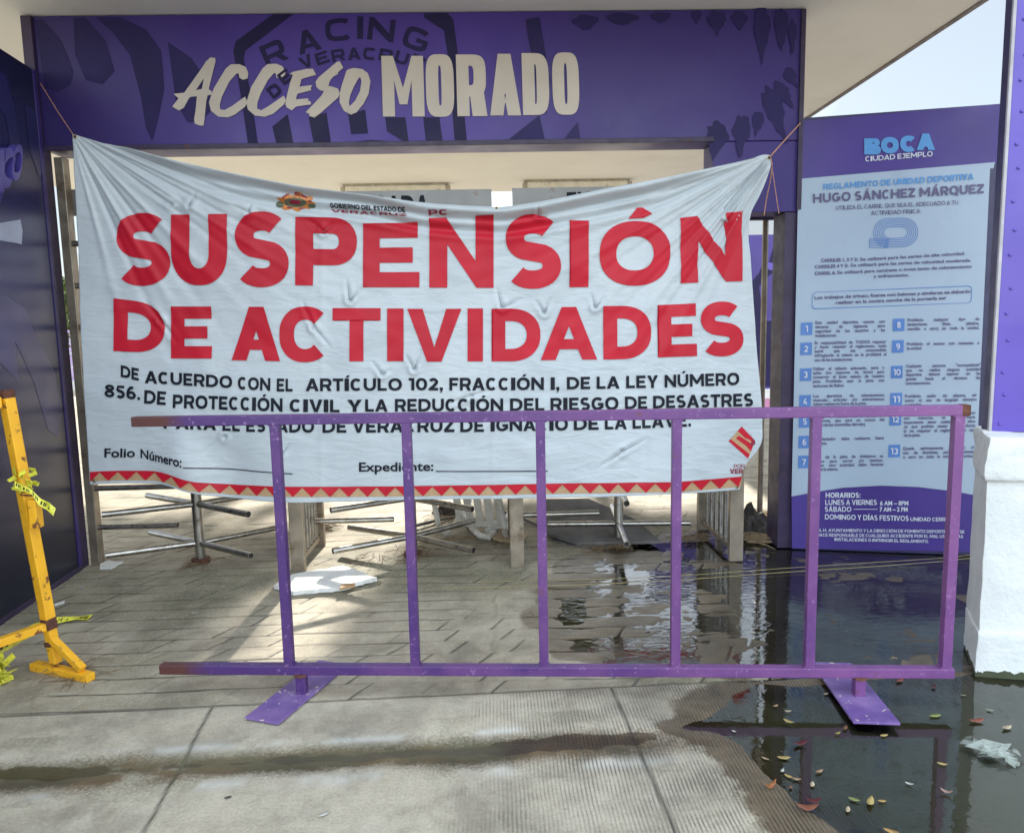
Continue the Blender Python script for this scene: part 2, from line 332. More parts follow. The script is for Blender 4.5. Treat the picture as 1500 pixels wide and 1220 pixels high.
def glyph(ch, w, s=.21, e=2.25):
    """polygons (outer, holes) of a bold sans letter, cap height 1, box width w, stem s"""
    if ch in ACC:
        return glyph(ACC[ch], w, s, e)+[([(w*.5-s*.35, 1.07), (w*.5+s*.05, 1.25), (w*.5+s*1.15, 1.25), (w*.5+s*.4, 1.07)], [])]
    t = s*.9; h = w/2
    if ch == 'A':
        a = s*1.12; k = .55*s; yin = (h-a)/(h-k); xi = lambda y: a+(h-k)*y; c = .2
        return [([(0,0),(h-k,1),(h+k,1),(w,0),(w-a,0),(w-xi(c),c),(xi(c),c),(a,0)], [[(xi(c+t*.85),c+t*.85),(h,yin),(w-xi(c+t*.85),c+t*.85)]])]
    if ch == 'B':
        o = [(0,0),(0,1)]+arc(w*.93-.26, .745, .26, .255, 90, -60, 12)+arc(w-.28, .28, .28, .28, 50, -90, 12)
        h1 = [(s, 1-t), (s, .5+t*.45)]+arc(w*.93-.26, .745, .26-s, .255-t, -90, 90, 8); h2 = [(s, .5-t*.45), (s, t)]+arc(w-.28, .28, .28-s, .28-t, -90, 90, 8)
        return [(o, [h1, h2])]
    if ch in 'CG':
        a0 = 47 if ch == 'C' else 45; a1 = 313 if ch == 'C' else 338
        o = arc(h, .5, h, .5, a0, a1, 30, e); i = arc(h, .5, h-s, .5-t, a1+(6 if ch == 'C' else -14), a0-6, 30, e)
        r = [(o+i, [])]
        if ch == 'G': r.append(([(h*1.05, .56), (w*.99, .56), (w*.99, .16), (w*.99-s, .16), (w*.99-s, .56-t*.95), (h*1.05, .56-t*.95)], []))
        return r
    if ch in 'OQ0':
        r = [(arc(h, .5, h, .5, 0, 360, 40, e)[:-1], [arc(h, .5, h-s, .5-t, 0, 360, 40, e)[:-1]])]
        if ch == 'Q': r.append(([(h*1.05, .3), (h*1.05+s*1.1, .3), (w*1.02, -.1), (w*1.02-s*1.2, -.1)], []))
        return r
    if ch == 'D':
        rx = min(w*.62, .62); ri = min(rx-s, w-2*s-.01); return [([(0,0),(0,1)]+arc(w-rx, .5, rx, .5, 90, -90, 22, e), [[(s, 1-t), (s, t)]+arc(w-s-ri, .5, ri, .5-t, -90, 90, 22, e)])]
    if ch == 'E': return [([(0,0),(0,1),(w*.97,1),(w*.97,1-t),(s,1-t),(s,.5+t*.5),(w*.88,.5+t*.5),(w*.88,.5-t*.5),(s,.5-t*.5),(s,t),(w,t),(w,0)], [])]
    if ch == 'F': return [([(0,0),(0,1),(w,1),(w,1-t),(s,1-t),(s,.48+t*.5),(w*.9,.48+t*.5),(w*.9,.48-t*.5),(s,.48-t*.5),(s,0)], [])]
    if ch == 'H': return [([(0,0),(0,1),(s,1),(s,.5+t/2),(w-s,.5+t/2),(w-s,1),(w,1),(w,0),(w-s,0),(w-s,.5-t/2),(s,.5-t/2),(s,0)], [])]
    if ch == 'I': return [([(0,0),(0,1),(w,1),(w,0)], [])]
    if ch == 'J': return [(stroke([(w*.2, 1-t/2), (w-s/2, 1-t/2), (w-s/2, .95), (w-s/2, .4)]+arc(h*.95, .34, h*.95-s/2, .34-t/2, 0, -150, 10), s), [])]
    if ch == 'K': return [([(0,0),(0,1),(s,1),(s,.58),(w*.7,1),(w,1),(w*.58,.56),(w,0),(w-s*1.25,0),(w*.42,.42),(s,.3),(s,0)], [])]
    if ch == 'L': return [([(0,0),(0,1),(s,1),(s,t),(w,t),(w,0)], [])]
    if ch == 'M': return [([(0,0),(0,1),(s*.95,1),(h,.47),(w-s*.95,1),(w,1),(w,0),(w-s,0),(w-s,.6),(h+s*.32,.2),(h-s*.32,.2),(s,.6),(s,0)], [])]
    if ch == 'N': return [([(0,0),(0,1),(s*.95,1),(w-s,.38),(w-s,1),(w,1),(w,0),(w-s*.95,0),(s,.62),(s,0)], [])]
    if ch in 'PR':
        rx = min(w*.55, .36); yb = .3 if ch == 'P' else .32
        o = [(0,0),(0,1)]+arc(w-rx, (1+yb)/2, rx, (1-yb)/2, 90, -90, 16, e)+[(s, yb), (s, 0)]
        r = [(o, [[(s, 1-t), (s, yb+t)]+arc(w-rx, (1+yb)/2, rx-s, (1-yb)/2-t, -90, 90, 16, e)])]
        if ch == 'R': r.append(([(w*.42, yb+t*.8), (w*.42+s*1.15, yb+t*.8), (w*1.02, 0), (w*1.02-s*1.2, 0)], []))
        return r
    if ch == 'S':
        ry = .25-t/4; ru = h-s/2; cy1 = .5+ry; cy0 = .5-ry
        up = arc(h, cy1, ru*.96, ry, 38, 238, 18, 2.2); dn = arc(h, cy0, ru, ry, 58, -145, 18, 2.2)
        return [(stroke(up+dn, s*.97), [])]
    if ch == 'T': return [([(0,1),(w,1),(w,1-t),(h+s/2,1-t),(h+s/2,0),(h-s/2,0),(h-s/2,1-t),(0,1-t)], [])]
    if ch == 'U':
        r = min(h, .5); return [([(0,1),(s,1)]+arc(h, .46, h-s, .46-t, 180, 360, 18, e)+[(w-s,1),(w,1)]+arc(h, .46, h, .46, 360, 180, 22, e), [])]
    if ch == 'V': return [([(0,1),(s*1.15,1),(h,.27),(w-s*1.15,1),(w,1),(h+s*.55,0),(h-s*.55,0)], [])]
    if ch == 'W': return [([(0,1),(s*1.1,1),(w*.27,.3),(w*.43,1),(w*.57,1),(w*.73,.3),(w-s*1.1,1),(w,1),(w*.73+s*.55,0),(w*.73-s*.55,0),(h,.62),(w*.27+s*.55,0),(w*.27-s*.55,0)], [])]
    if ch == 'X': return [([(0,1),(s*1.25,1),(h,.64),(w-s*1.25,1),(w,1),(h+s*.68,.5),(w,0),(w-s*1.25,0),(h,.36),(s*1.25,0),(0,0),(h-s*.68,.5)], [])]
    if ch == 'Y': return [([(0,1),(s*1.2,1),(h,.56),(w-s*1.2,1),(w,1),(h+s/2,.38),(h+s/2,0),(h-s/2,0),(h-s/2,.38)], [])]
    if ch == 'Z': return [([(0,1),(w,1),(w,1-t*.95),(s*1.35,t),(w,t),(w,0),(0,0),(0,t*.95),(w-s*1.35,1-t),(0,1-t)], [])]
    if ch == '1': return [([(0,1),(w,1),(w,0),(w-s,0),(w-s,1-t),(0,1-t)], [])]
    if ch == '2': return [(stroke(arc(h, .68, h-s/2, .32-t/2, 160, -25, 14)+[(w*.52, .34), (w*.2, t*.7)], s), []), ([(0,0),(0,t),(w,t),(w,0)], [])]
    if ch == '3': return [(stroke(arc(h*.92, .74, h-s/2, .26-t/2, 140, -80, 12), s), []), (stroke(arc(h*.92, .29, h*1.06-s/2, .29-t/2, 80, -145, 12), s), [])]
    if ch == '4': return [([(w*.48,1),(w*.48+s*1.2,1),(s*1.25,.36),(w,.36),(w,.36-t),(0,.36-t),(0,.36-t*.2)], []), ([(w*.6,.5),(w*.6+s,.5),(w*.6+s,0),(w*.6,0)], [])]
    if ch == '5': return [(stroke([(w*.9,1-t/2),(w*.2,1-t/2),(w*.15,.58)], t), []), (stroke([(w*.12,.57),(w*.3,.6)]+arc(h, .32, h-s/2, .32-t/2, 80, -145, 14), s), [])]
    if ch == '6': return [(arc(h, .32, h, .32, 0, 360, 24)[:-1], [arc(h, .32, h-s, .32-t, 0, 360, 24)[:-1]]), (stroke(arc(h*1.1, .4, h*1.1-s/2, .6-t/2, 182, 68, 12), s), [])]
    if ch == '9': return [(arc(h, .68, h, .32, 0, 360, 24)[:-1], [arc(h, .68, h-s, .32-t, 0, 360, 24)[:-1]]), (stroke(arc(h*.9, .6, h*1.1-s/2, .6-t/2, 2, -112, 12), s), [])]
    if ch == '7': return [([(0,1),(w,1),(w,1-t),(w*.45,0),(w*.45-s*1.1,0),(w-s*1.2,1-t),(0,1-t)], [])]
    if ch == '8': return [(arc(h, .75, h*.93, .25, 0, 360, 22)[:-1], [arc(h, .75, h*.93-s, .25-t, 0, 360, 16)[:-1]]), (arc(h, .29, h, .29, 0, 360, 22)[:-1], [arc(h, .29, h-s, .29-t, 0, 360, 16)[:-1]])]
    d = s*1.05; c = max(0, h-d/2)
    dot = lambda y: arc(h, y+d/2, d/2, d/2, 0, 360, 10)[:-1]
    if ch == '.': return [(dot(0), [])]
    if ch == ',': return [([(c, d), (c+d, d), (c+d, .05), (c+d*.5, -.18), (c+d*.1, -.18), (c+d*.4, 0), (c, 0)], [])]
    if ch == ':': return [(dot(0), []), (dot(.5), [])]
    if ch == '-': return [([(0,.5-t/2),(0,.5+t/2),(w,.5+t/2),(w,.5-t/2)], [])]
    return []
def fill(polys):
    """(verts (x, y, layer), tris) - overlapping pieces sit a hair apart"""
    V, T = [], []
    for k, (o, hs) in enumerate(polys):
        loops = [[Vector((p[0], p[1], 0)) for p in q] for q in [o]+hs]; tri = tessellate_polygon(loops); b = len(V)
        for q in loops: V += [(p.x, p.y, k) for p in q]
        T += [(b+a, b+c, b+d) for a, c, d in tri]
    return V, T
def text_run(text, s=.21, track=.14):
    """whole word in cap-height units -> verts, tris, width"""
    x = 0; V, T = [], []
    for ch in text:
        adv = ADV.get(ACC.get(ch, ch), .5)
        if ch != ' ':
            gw = adv-track if ch not in 'AVTY' else adv-track*.55
            gw = max(gw, s); v, t = fill(glyph(ch, gw, s)); b = len(V)
            V += [(p[0]+x+(adv-gw)/2, p[1], p[2]) for p in v]; T += [tuple(b+i for i in q) for q in t]
        x += adv
    x0 = min(p[0] for p in V); x1 = max(p[0] for p in V)
    return [(p[0]-x0, p[1], p[2]) for p in V], T, x1-x0
_cap = []
def bfont(text, bold=.012):
    cu_ = bpy.data.curves.new('txt', 'FONT'); cu_.body = text; cu_.size = 1; cu_.offset = bold; cu_.resolution_u = 3
    ob = bpy.data.objects.new('txt', cu_); COL.objects.link(ob); dg = bpy.context.evaluated_depsgraph_get(); dg.update()
    me = ob.evaluated_get(dg).to_mesh(); V = [(v.co.x, v.co.y, 0) for v in me.vertices]; T = [tuple(p.vertices) for p in me.polygons]
    ob.evaluated_get(dg).to_mesh_clear(); bpy.data.objects.remove(ob); bpy.data.curves.remove(cu_)
    return V, T
def lower_run(text, bold=.014):
    if not _cap:
        v, _ = bfont('E', 0); _cap.append(max(p[1] for p in v))
    V, T = bfont(text, bold); x0 = min(p[0] for p in V); x1 = max(p[0] for p in V); c = _cap[0]
    return [((p[0]-x0)/c, p[1]/c, p[2]) for p in V], T, (x1-x0)/c

class Print:
    """flat pieces laid out on a printed surface; uv = photo-plan coordinates, turned into points by `fn(x, y, lift)`"""
    def __init__(s, fn, lift=.002, step=.0003): s.fn = fn; s.mb = MB(); s.lift = lift; s.step = step
    def tris(s, V, T): s.mb.add([s.fn(p[0], p[1], s.lift+p[2]*s.step) for p in V], T); return s
    def poly(s, pts, layer=0, holes=()):
        V, T = fill([(pts, list(holes))]); return s.tris([(p[0], p[1], layer) for p in V], T)
    def word(s, run, x0, x1, t0, b0, t1=None, b1=None, base_layer=0):
        V, T, wd = run; t1 = t0 if t1 is None else t1; b1 = b0 if b1 is None else b1; out = []
        for p in V:
            u = p[0]/wd; tp = t0+(t1-t0)*u; bt = b0+(b1-b0)*u; out.append((x0+(x1-x0)*u, bt+(tp-bt)*p[1], p[2]+base_layer))
        return s.tris(out, T)
    def letter(s, ch, x0, x1, t, b, stem=.21, t1=None, b1=None, skew=0):
        wd = abs((x1-x0)/(b-t)); V, T = fill(glyph(ch, wd, stem)); t1 = t if t1 is None else t1; b1 = b if b1 is None else b1; out = []
        for p in V:
            u = p[0]/wd; tp = t+(t1-t)*u; bt = b+(b1-b)*u; out.append((x0+(x1-x0)*u+skew*(p[1]-.5), bt+(tp-bt)*p[1], p[2]))
        return s.tris(out, T)
    def line(s, pts, wpx, layer=0): return s.poly(stroke(pts, wpx), layer)
    def build(s, name, m, parent, ext=None):
        if ext:
            bm = bmesh.new(); vs = [bm.verts.new(p) for p in s.mb.v]
            for f in s.mb.f:
                try: bm.faces.new([vs[i] for i in f])
                except ValueError: pass
            r = bmesh.ops.extrude_face_region(bm, geom=list(bm.faces)); e = Vector(ext)
            for g in r['geom']:
                if isinstance(g, bmesh.types.BMVert): g.co += e
            bmesh.ops.recalc_face_normals(bm, faces=bm.faces)
            me = bpy.data.meshes.new(name); bm.to_mesh(me); bm.free(); me.materials.append(m)
            o = bpy.data.objects.new(name, me); COL.objects.link(o); o.parent = parent; o.matrix_parent_inverse = PINV(parent); return o
        return s.mb.build(name, m, parent, fix=False)

# ------------------------------------------------------------------ ground (one sheet) and puddle
def sm(a, b, x): t = np.clip((x-a)/(b-a), 0, 1); return t*t*(3-2*t)
def vnoise(x, y, sc, seed):
    g = np.random.RandomState(seed).rand(128, 128); x = x/sc; y = y/sc
    xi = np.floor(x).astype(int); yi = np.floor(y).astype(int); fx = x-xi; fy = y-yi; fx = fx*fx*(3-2*fx); fy = fy*fy*(3-2*fy)
    a = g[xi % 128, yi % 128]; b = g[(xi+1) % 128, yi % 128]; c = g[xi % 128, (yi+1) % 128]; d = g[(xi+1) % 128, (yi+1) % 128]
    return (a*(1-fx)+b*fx)*(1-fy)+(c*(1-fx)+d*fx)*fy
def fbm(x, y, sc, seed, o=4, r=.5):
    s_ = 0; a = 1; t = 0
    for k in range(o): s_ = s_+a*vnoise(x+3.1*k, y-1.7*k, sc/2**k, seed+k); t += a; a *= r
    return s_/t
def sdist(X, Y, poly):
    d = np.full(X.shape, 1e9); ins = np.zeros(X.shape, bool); n = len(poly)
    for i in range(n):
        x0, y0 = poly[i]; x1, y1 = poly[(i+1) % n]; ex, ey = x1-x0, y1-y0
        t = np.clip(((X-x0)*ex+(Y-y0)*ey)/(ex*ex+ey*ey+1e-12), 0, 1); d = np.minimum(d, (X-x0-t*ex)**2+(Y-y0-t*ey)**2)
        c = ((y0 > Y) != (y1 > Y)); xx = x0+(Y-y0)*ex/(ey if abs(ey) > 1e-9 else 1e-9); ins ^= c & (X < xx)
    return np.where(ins, 1, -1)*np.sqrt(d)
ZW = -.004
gx = np.concatenate([[-300, -80, -30, -14, -8, -5, -4], np.arange(-3.3, 3.4, .0095), [4, 5, 8, 14, 30, 80, 300]])
gy = np.concatenate([[-200, -40, -10, -3, 0, 1, 1.5], np.arange(1.75, 3.4, .008), np.arange(3.4, 5.6, .011), np.arange(5.6, 13, .03), [14, 18, 25, 40, 100, 400, 1200]])
X, Y = np.meshgrid(gx, gy)
def gp(pts): return [tuple(on_z(*p))[:2] for p in pts]
front = gp([(1190, 1003), (1105, 1003), (1078, 1020), (1045, 1050), (1000, 1064), (1052, 1073), (1092, 1092), (1112, 1122), (1138, 1152), (1174, 1186), (1218, 1222)])+[(1.15, 1.75), (1.6, 1.4), (4.2, 1.4), (4.2, 3.2)]
pav = gp([(880, 805), (840, 835), (808, 870), (812, 905), (850, 952), (905, 966), (990, 962), (1040, 985), (1120, 988), (1192, 1001)])+[(4.2, 3.1), (4.2, 5.4), (2.2, 5.35), (1.2, 5.05)]
zl = 2.975+.03*X
paver = (Y > zl)
S1 = sdist(X, Y, front)+(fbm(X, Y, .25, 3)-.5)*.09; S2 = sdist(X, Y, pav)+(fbm(X, Y, .5, 5)-.5)*.34
v = Y+.012*np.sin(X*2.3)+.022*(fbm(X, Y, .35, 7, 3)-.5); row = np.floor(v/.14).astype(int); q = X-.55*v+((row*37) % 10)*.009+(row % 2)*.145
q = q+.02*np.sin(Y*5+X)+.03*(fbm(X, Y, .3, 8, 3)-.5); cell = np.floor(q/.29).astype(int)
dv = np.abs((v/.14) % 1-.5)*-1+.5; dq = np.abs((q/.29) % 1-.5)*-1+.5
vis = fbm(X, Y, .45, 9)
jv = (1-sm(.003, .0075, dv*.14))*sm(.36, .66, vis); jq = (1-sm(.004, .0095, dq*.29))*sm(.36, .62, fbm(X, Y, .4, 19))
tone = ((np.sin(row*127.1+cell*311.7)*43758.5453) % 1)
kerb = np.exp(-((Y-zl)/.0065)**2)
jl = np.zeros_like(X)
for a, b in (((305, 1045), (210, 1220)), ((895, 1005), (990, 1220))):
    p0, p1 = on_z(*a), on_z(*b); e = np.array([p1.x-p0.x, p1.y-p0.y]); e /= np.hypot(*e)
    wob = .006*(fbm(X, Y, .12, 31)-.5)
    dd = np.abs((X-p0.x)*e[1]-(Y-p0.y)*e[0]+wob); jl = np.maximum(jl, np.exp(-(dd/.0065)**2)*(Y < zl))
joint = np.where(paver, np.maximum(jv, jq), jl); joint = np.maximum(joint, kerb*.9)
nse = fbm(X, Y, .3, 41)-.5; fine = fbm(X, Y, .05, 51, 3)-.5
yg = 2.575+.03*X
gut = np.exp(-((Y-yg)/.10)**2)
hf = ZW+np.clip(-S1*.08, -.022, .006)+nse*.003+fine*.0016
hp = ZW+np.clip(-S2*.03, -(.0005+.006*sm(1.05, 1.6, X)), .010)+(fbm(X, Y, .2, 47, 4)-.425)*.018+(tone-.5)*.0018+((q/.29 % 1)-.5)*(tone*1.7 % 1-.5)*.003+fine*.002-joint*.006
hpf = ZW+.004+nse*.004+(tone-.5)*.003+fine*.002-joint*.004
hp = np.where(S2 < -.35, hpf+.002, hp)
H = np.where(paver, hp, hf-joint*.006)-np.where(paver, 0, gut*.012*sm(.26, -.1, X))
near = (np.abs(X) < 3.6) & (Y > 1.6) & (Y < 13)
H = np.where(near, H, 0.)
ws = np.where(paver, S2, S1)
wet = np.maximum(sm(-.24, -.04, ws+(fbm(X, Y, .16, 61)-.5)*.2), sm(-.02, .0, ws))
ctr = yg-.005+.05*(fbm(X, Y*0, .5, 72, 3)-.5); wdt = -.004+.095*fbm(X, Y*0+3, .42, 73, 3)**1.5
wet = np.maximum(wet, .85*sm(.012, -.012, np.abs(Y-ctr)-wdt+.05*(fbm(X, Y, .07, 74, 3)-.5))*sm(.95, .35, X))
stain = np.exp(-((Y-yg+.03+.05*(fbm(X, Y*0, .6, 79)-.5))/(.065+.075*fbm(X, Y*0, .5, 80)))**2)*sm(.15, .42, fbm(X*.5, Y, .22, 81, 4))*sm(1.2, .2, X)
deep = np.clip((ZW-H)/.018, 0, 1)*np.where(paver, .75, 1)
moss = np.maximum(sm(.45, .72, fbm(X, Y, .9, 91)), .95*np.exp(-((Y-4.55)/.55)**2)*sm(.3, .6, fbm(X, Y, .5, 93))*sm(-1.9, -1.3, X))*np.where(paver, 1, .15)+.5*sm(.5, .75, fbm(X, Y, .2, 95))*(np.abs(Y-yg) < .22)
moss = moss*sm(7, 5, Y)
rim = (np.exp(-((Y-yg-.10+.04*(fbm(X, Y*0, .3, 76, 3)-.5))/.022)**2)+.8*np.exp(-((Y-yg+.15+.05*(fbm(X, Y*0, .3, 77, 3)-.5))/.03)**2))*sm(.4, .62, fbm(X, Y, .16, 78, 3))*(Y < zl)*sm(.9, .4, X)
zone = np.where(paver, 0., 1.)
nx_, ny_ = len(gx), len(gy)
idx = np.arange(nx_*ny_).reshape(ny_, nx_)
quads = np.stack([idx[:-1, :-1], idx[:-1, 1:], idx[1:, 1:], idx[1:, :-1]], -1).reshape(-1, 4)
me = bpy.data.meshes.new('ground'); me.vertices.add(nx_*ny_); me.loops.add(quads.size); me.polygons.add(len(quads))
me.vertices.foreach_set('co', np.stack([X, Y, H], -1).astype(np.float32).ravel())
me.loops.foreach_set('vertex_index', quads.astype(np.int32).ravel())
me.polygons.foreach_set('loop_start', np.arange(0, quads.size, 4, dtype=np.int32)); me.polygons.foreach_set('loop_total', np.full(len(quads), 4, np.int32))
me.polygons.foreach_set('use_smooth', np.ones(len(quads), bool)); me.update(calc_edges=True)
for nme, arr in (('joint', joint), ('tone', tone), ('wet', wet), ('stain', stain), ('deep', deep), ('moss', moss), ('zone', zone), ('rim', rim)):
    at = me.attributes.new(nme, 'FLOAT', 'POINT'); at.data.foreach_set('value', np.clip(arr, 0, 1).astype(np.float32).ravel())
m, t, b, L = newmat('pavers_and_concrete')
def A_(n):
    a = t.nodes.new('ShaderNodeAttribute'); a.attribute_name = n; return a.outputs['Fac']
n_big = tnoise(t, 1.7, 7, .6); n_mid = tnoise(t, 9, 7, .65); n_fine = tnoise(t, 85, 5, .7); n_speck = tnoise(t, 240, 2, .5)
pc = tmix(t, tramp(t, n_mid, [(.3, 0.), (.72, 1.)]), (.32, .28, .2), (.53, .475, .37))
pc = tmix(t, tmath(t, 'MULTIPLY', A_('tone'), .55), pc, (.35, .315, .245))
pc = tmix(t, tramp(t, n_big, [(.45, 0.), (.75, .65)]), pc, (.55, .5, .40))
cc = tmix(t, tramp(t, n_mid, [(.3, 0.), (.7, 1.)]), (.36, .325, .255), (.54, .495, .40))
cc = tmix(t, tramp(t, n_big, [(.4, 0.), (.72, .7)]), cc, (.58, .52, .40))
cc = tmix(t, tramp(t, tnoise(t, 5, 8, .7), [(.64, 0.), (.74, .7)]), cc, (.52, .53, .5))
col = tmix(t, A_('zone'), pc, cc)
col = tmix(t, tmath(t, 'MULTIPLY', tramp(t, n_fine, [(.35, 0.), (.65, 1.)]), .5), col, tmix(t, 1., col, (.6, .58, .55), 'MULTIPLY'))
col = tmix(t, tramp(t, n_speck, [(.66, 0.), (.72, .6)]), col, (.54, .53, .5))
col = tmix(t, tmath(t, 'MULTIPLY', A_('moss'), tramp(t, n_fine, [(.25, .1), (.7, .8)])), col, (.085, .09, .042))
stf = tmath(t, 'ADD', A_('stain'), tmath(t, 'ADD', tmath(t, 'MULTIPLY', tmath(t, 'SUBTRACT', n_mid, .5), .8), tmath(t, 'MULTIPLY', tmath(t, 'SUBTRACT', n_fine, .5), .9)))
stf = tmath(t, 'MULTIPLY', tramp(t, stf, [(.22, 0.), (.75, .95)]), tramp(t, A_('stain'), [(.03, 0.), (.2, 1.)]))
col = tmix(t, stf, col, tmix(t, tramp(t, tnoise(t, 3.3, 4), [(.4, 0.), (.62, 1.)]), (.062, .05, .024), (.14, .09, .042)))
col = tmix(t, tmath(t, 'MULTIPLY', A_('rim'), tramp(t, n_fine, [(.3, .3), (.6, .95)])), col, (.6, .6, .55))
col = tmix(t, tramp(t, tnoise(t, 48, 5, .75), [(.67, 0.), (.71, .75)]), col, (.07, .06, .045))
dk = tramp(t, tnoise(t, 2.6, 8, .68, dist=.4), [(.36, .66), (.54, 1.)]); col = tmix(t, 1., col, dk, 'MULTIPLY')
# raked grooves in the concrete
g = t.nodes.new('ShaderNodeNewGeometry'); sx = t.nodes.new('ShaderNodeSeparateXYZ'); L(g.outputs['Position'], sx.inputs[0])
wx = tmath(t, 'ADD', sx.outputs[0], tmath(t, 'MULTIPLY', tnoise(t, 2.5, 3), .02))
gr = tmath(t, 'SINE', tmath(t, 'MULTIPLY', wx, 2*math.pi/.0142))
gr = tramp(t, tmath(t, 'ADD', tmath(t, 'MULTIPLY', gr, .5), .5), [(.05, 0.), (.5, 1.)])
gm = tmath(t, 'MULTIPLY', tramp(t, tmath(t, 'ADD', tmath(t, 'MULTIPLY', tnoise(t, 1.1, 4, .6), .8), tmath(t, 'MULTIPLY', sx.outputs[0], .22)), [(.32, 0.), (.52, 1.)]), A_('zone'))
gm = tmath(t, 'MULTIPLY', gm, tramp(t, tnoise(t, 8, 6, .65), [(.36, .15), (.6, 1.)]))
grv = tmath(t, 'MULTIPLY', tmath(t, 'SUBTRACT', 1., gr), gm)
col = tmix(t, tmath(t, 'MULTIPLY', tmath(t, 'MULTIPLY', grv, .75), tmath(t, 'SUBTRACT', 1., A_('deep'), True)), col, (.075, .07, .058))
col = tmix(t, tmath(t, 'MULTIPLY', A_('joint'), .85), col, (.035, .032, .026))
wetf = tmath(t, 'ADD', A_('wet'), tmath(t, 'ADD', tmath(t, 'MULTIPLY', tmath(t, 'SUBTRACT', n_mid, .5), .9), tmath(t, 'MULTIPLY', tmath(t, 'SUBTRACT', n_fine, .5), .45)))
wetf = tmath(t, 'MULTIPLY', tramp(t, wetf, [(.36, 0.), (.62, 1.)]), tramp(t, A_('wet'), [(.02, 0.), (.12, 1.)]))
col = tmix(t, tmath(t, 'MULTIPLY', wetf, .88), col, tmix(t, 1., col, (.27, .215, .145), 'MULTIPLY'))
col = tmix(t, A_('deep'), col, (.15, .15, .085))
L(col, b.inputs['Base Color'])
ro = tmath(t, 'SUBTRACT', tramp(t, n_mid, [(.3, .78), (.7, .95)]), tmath(t, 'MULTIPLY', wetf, .52)); L(ro, b.inputs['Roughness'])
dry = tmath(t, 'SUBTRACT', 1., A_('deep'), True)
grv = tmath(t, 'MULTIPLY', grv, dry)
hgt = tmath(t, 'ADD', tmath(t, 'MULTIPLY', n_fine, .55), tmath(t, 'ADD', tmath(t, 'MULTIPLY', n_mid, .6), tmath(t, 'MULTIPLY', grv, -1.1)))
L(tbump(t, hgt, .55, .008), b.inputs['Normal'])
me.materials.append(m); ground = bpy.data.objects.new('ground', me); COL.objects.link(ground); tag(ground, kind='structure')

m, t, b, L = newmat('puddle_water'); t.nodes.remove(b); out = t.nodes['Material Output']
tr = t.nodes.new('ShaderNodeBsdfTransparent'); tr.inputs[0].default_value = (.72, .74, .62, 1)
gl = t.nodes.new('ShaderNodeBsdfGlossy'); gl.inputs['Roughness'].default_value = .015; gl.inputs['Color'].default_value = (.95, .97, 1, 1)
fr = t.nodes.new('ShaderNodeFresnel'); fr.inputs['IOR'].default_value = 1.75
mxs = t.nodes.new('ShaderNodeMixShader')
g = t.nodes.new('ShaderNodeNewGeometry'); mpn = t.nodes.new('ShaderNodeMapping'); mpn.inputs['Scale'].default_value = (1, 1.8, 1); L(g.outputs['Position'], mpn.inputs[0])
sxy = t.nodes.new('ShaderNodeSeparateXYZ'); L(g.outputs['Position'], sxy.inputs[0])
far = t.nodes.new('ShaderNodeMapRange'); far.inputs['From Min'].default_value = 3.0; far.inputs['From Max'].default_value = 3.5; L(sxy.outputs[1], far.inputs[0])
far.inputs['To Min'].default_value = .05; far.inputs['To Max'].default_value = .15
bp = t.nodes.new('ShaderNodeBump'); bp.inputs['Distance'].default_value = .01; L(far.outputs[0], bp.inputs['Strength'])
L(tnoise(t, 15, 3, .5, mpn.outputs[0], .7), bp.inputs['Height'])
L(bp.outputs[0], gl.inputs['Normal']); L(bp.outputs[0], fr.inputs['Normal'])
L(fr.outputs[0], mxs.inputs[0]); L(tr.outputs[0], mxs.inputs[1]); L(gl.outputs[0], mxs.inputs[2]); L(mxs.outputs[0], out.inputs[0])
tag(MB().add([(.28, 1.76, ZW), (3.3, 1.76, ZW), (3.3, 5.45, ZW), (.28, 5.45, ZW)], [(0, 1, 2, 3)]).build('puddle', m), kind='structure')

# ------------------------------------------------------------------ canopy roof over the entrance
YP, XL, XR, ZT, ZB = 4.843, -2.766, 2.026, 3.507, 2.703
roof = empty('canopy_roof', (-1.3, 7, ZT), 'white plastered canopy roof spanning over the purple entrance header', 'roof')
MB().box((-1.3, 7.0, ZT+.125), (8.8, 8.0, .25)).build('ceiling_slab', MAT['ceiling'], roof, .01)
MB().box((3.115, 7.0, ZT+.12), (.03, 8.02, .265)).build('edge_flashing', MAT['ceil_edge'], roof, .004)
bmz0, bmz1 = on_y(10, 68, 6).z, on_y(10, 47, 6).z
tag(MB().box((-4.35, 6, (bmz0+3.5)/2-.0), (2.6, .18, 3.5-bmz0-.01)).build('roof_beam', MAT['beam'], None, .006), 'beige roof beam above the top of the dark left panel', 'beam')

# ------------------------------------------------------------------ entrance gantry
gan = empty('entrance_gantry', (XL, YP, 0), 'wide purple entrance header with beige access lettering and faint club crest', 'gateway')
YF = YP
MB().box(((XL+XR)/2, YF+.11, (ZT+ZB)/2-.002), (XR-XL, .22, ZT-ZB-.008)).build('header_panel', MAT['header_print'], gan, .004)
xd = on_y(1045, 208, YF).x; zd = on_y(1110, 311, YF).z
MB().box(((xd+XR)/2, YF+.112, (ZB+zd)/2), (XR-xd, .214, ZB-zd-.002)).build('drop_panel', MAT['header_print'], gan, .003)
MB().box((XR-.037, YF+.113, zd/2), (.106, .2, zd-.004)).build('jamb', MAT['purple_trim'], gan, .003)
MB().box((XL-.031, YF+.02, ZT/2), (.062, .09, ZT-.02)).build('end_post', MAT['purple_trim'], gan, .004)
MB().box(((XL+xd)/2, YF-.006, ZB+.012), (xd-XL, .02, .03)).build('bottom_trim', MAT['purple_trim'], gan, .003)
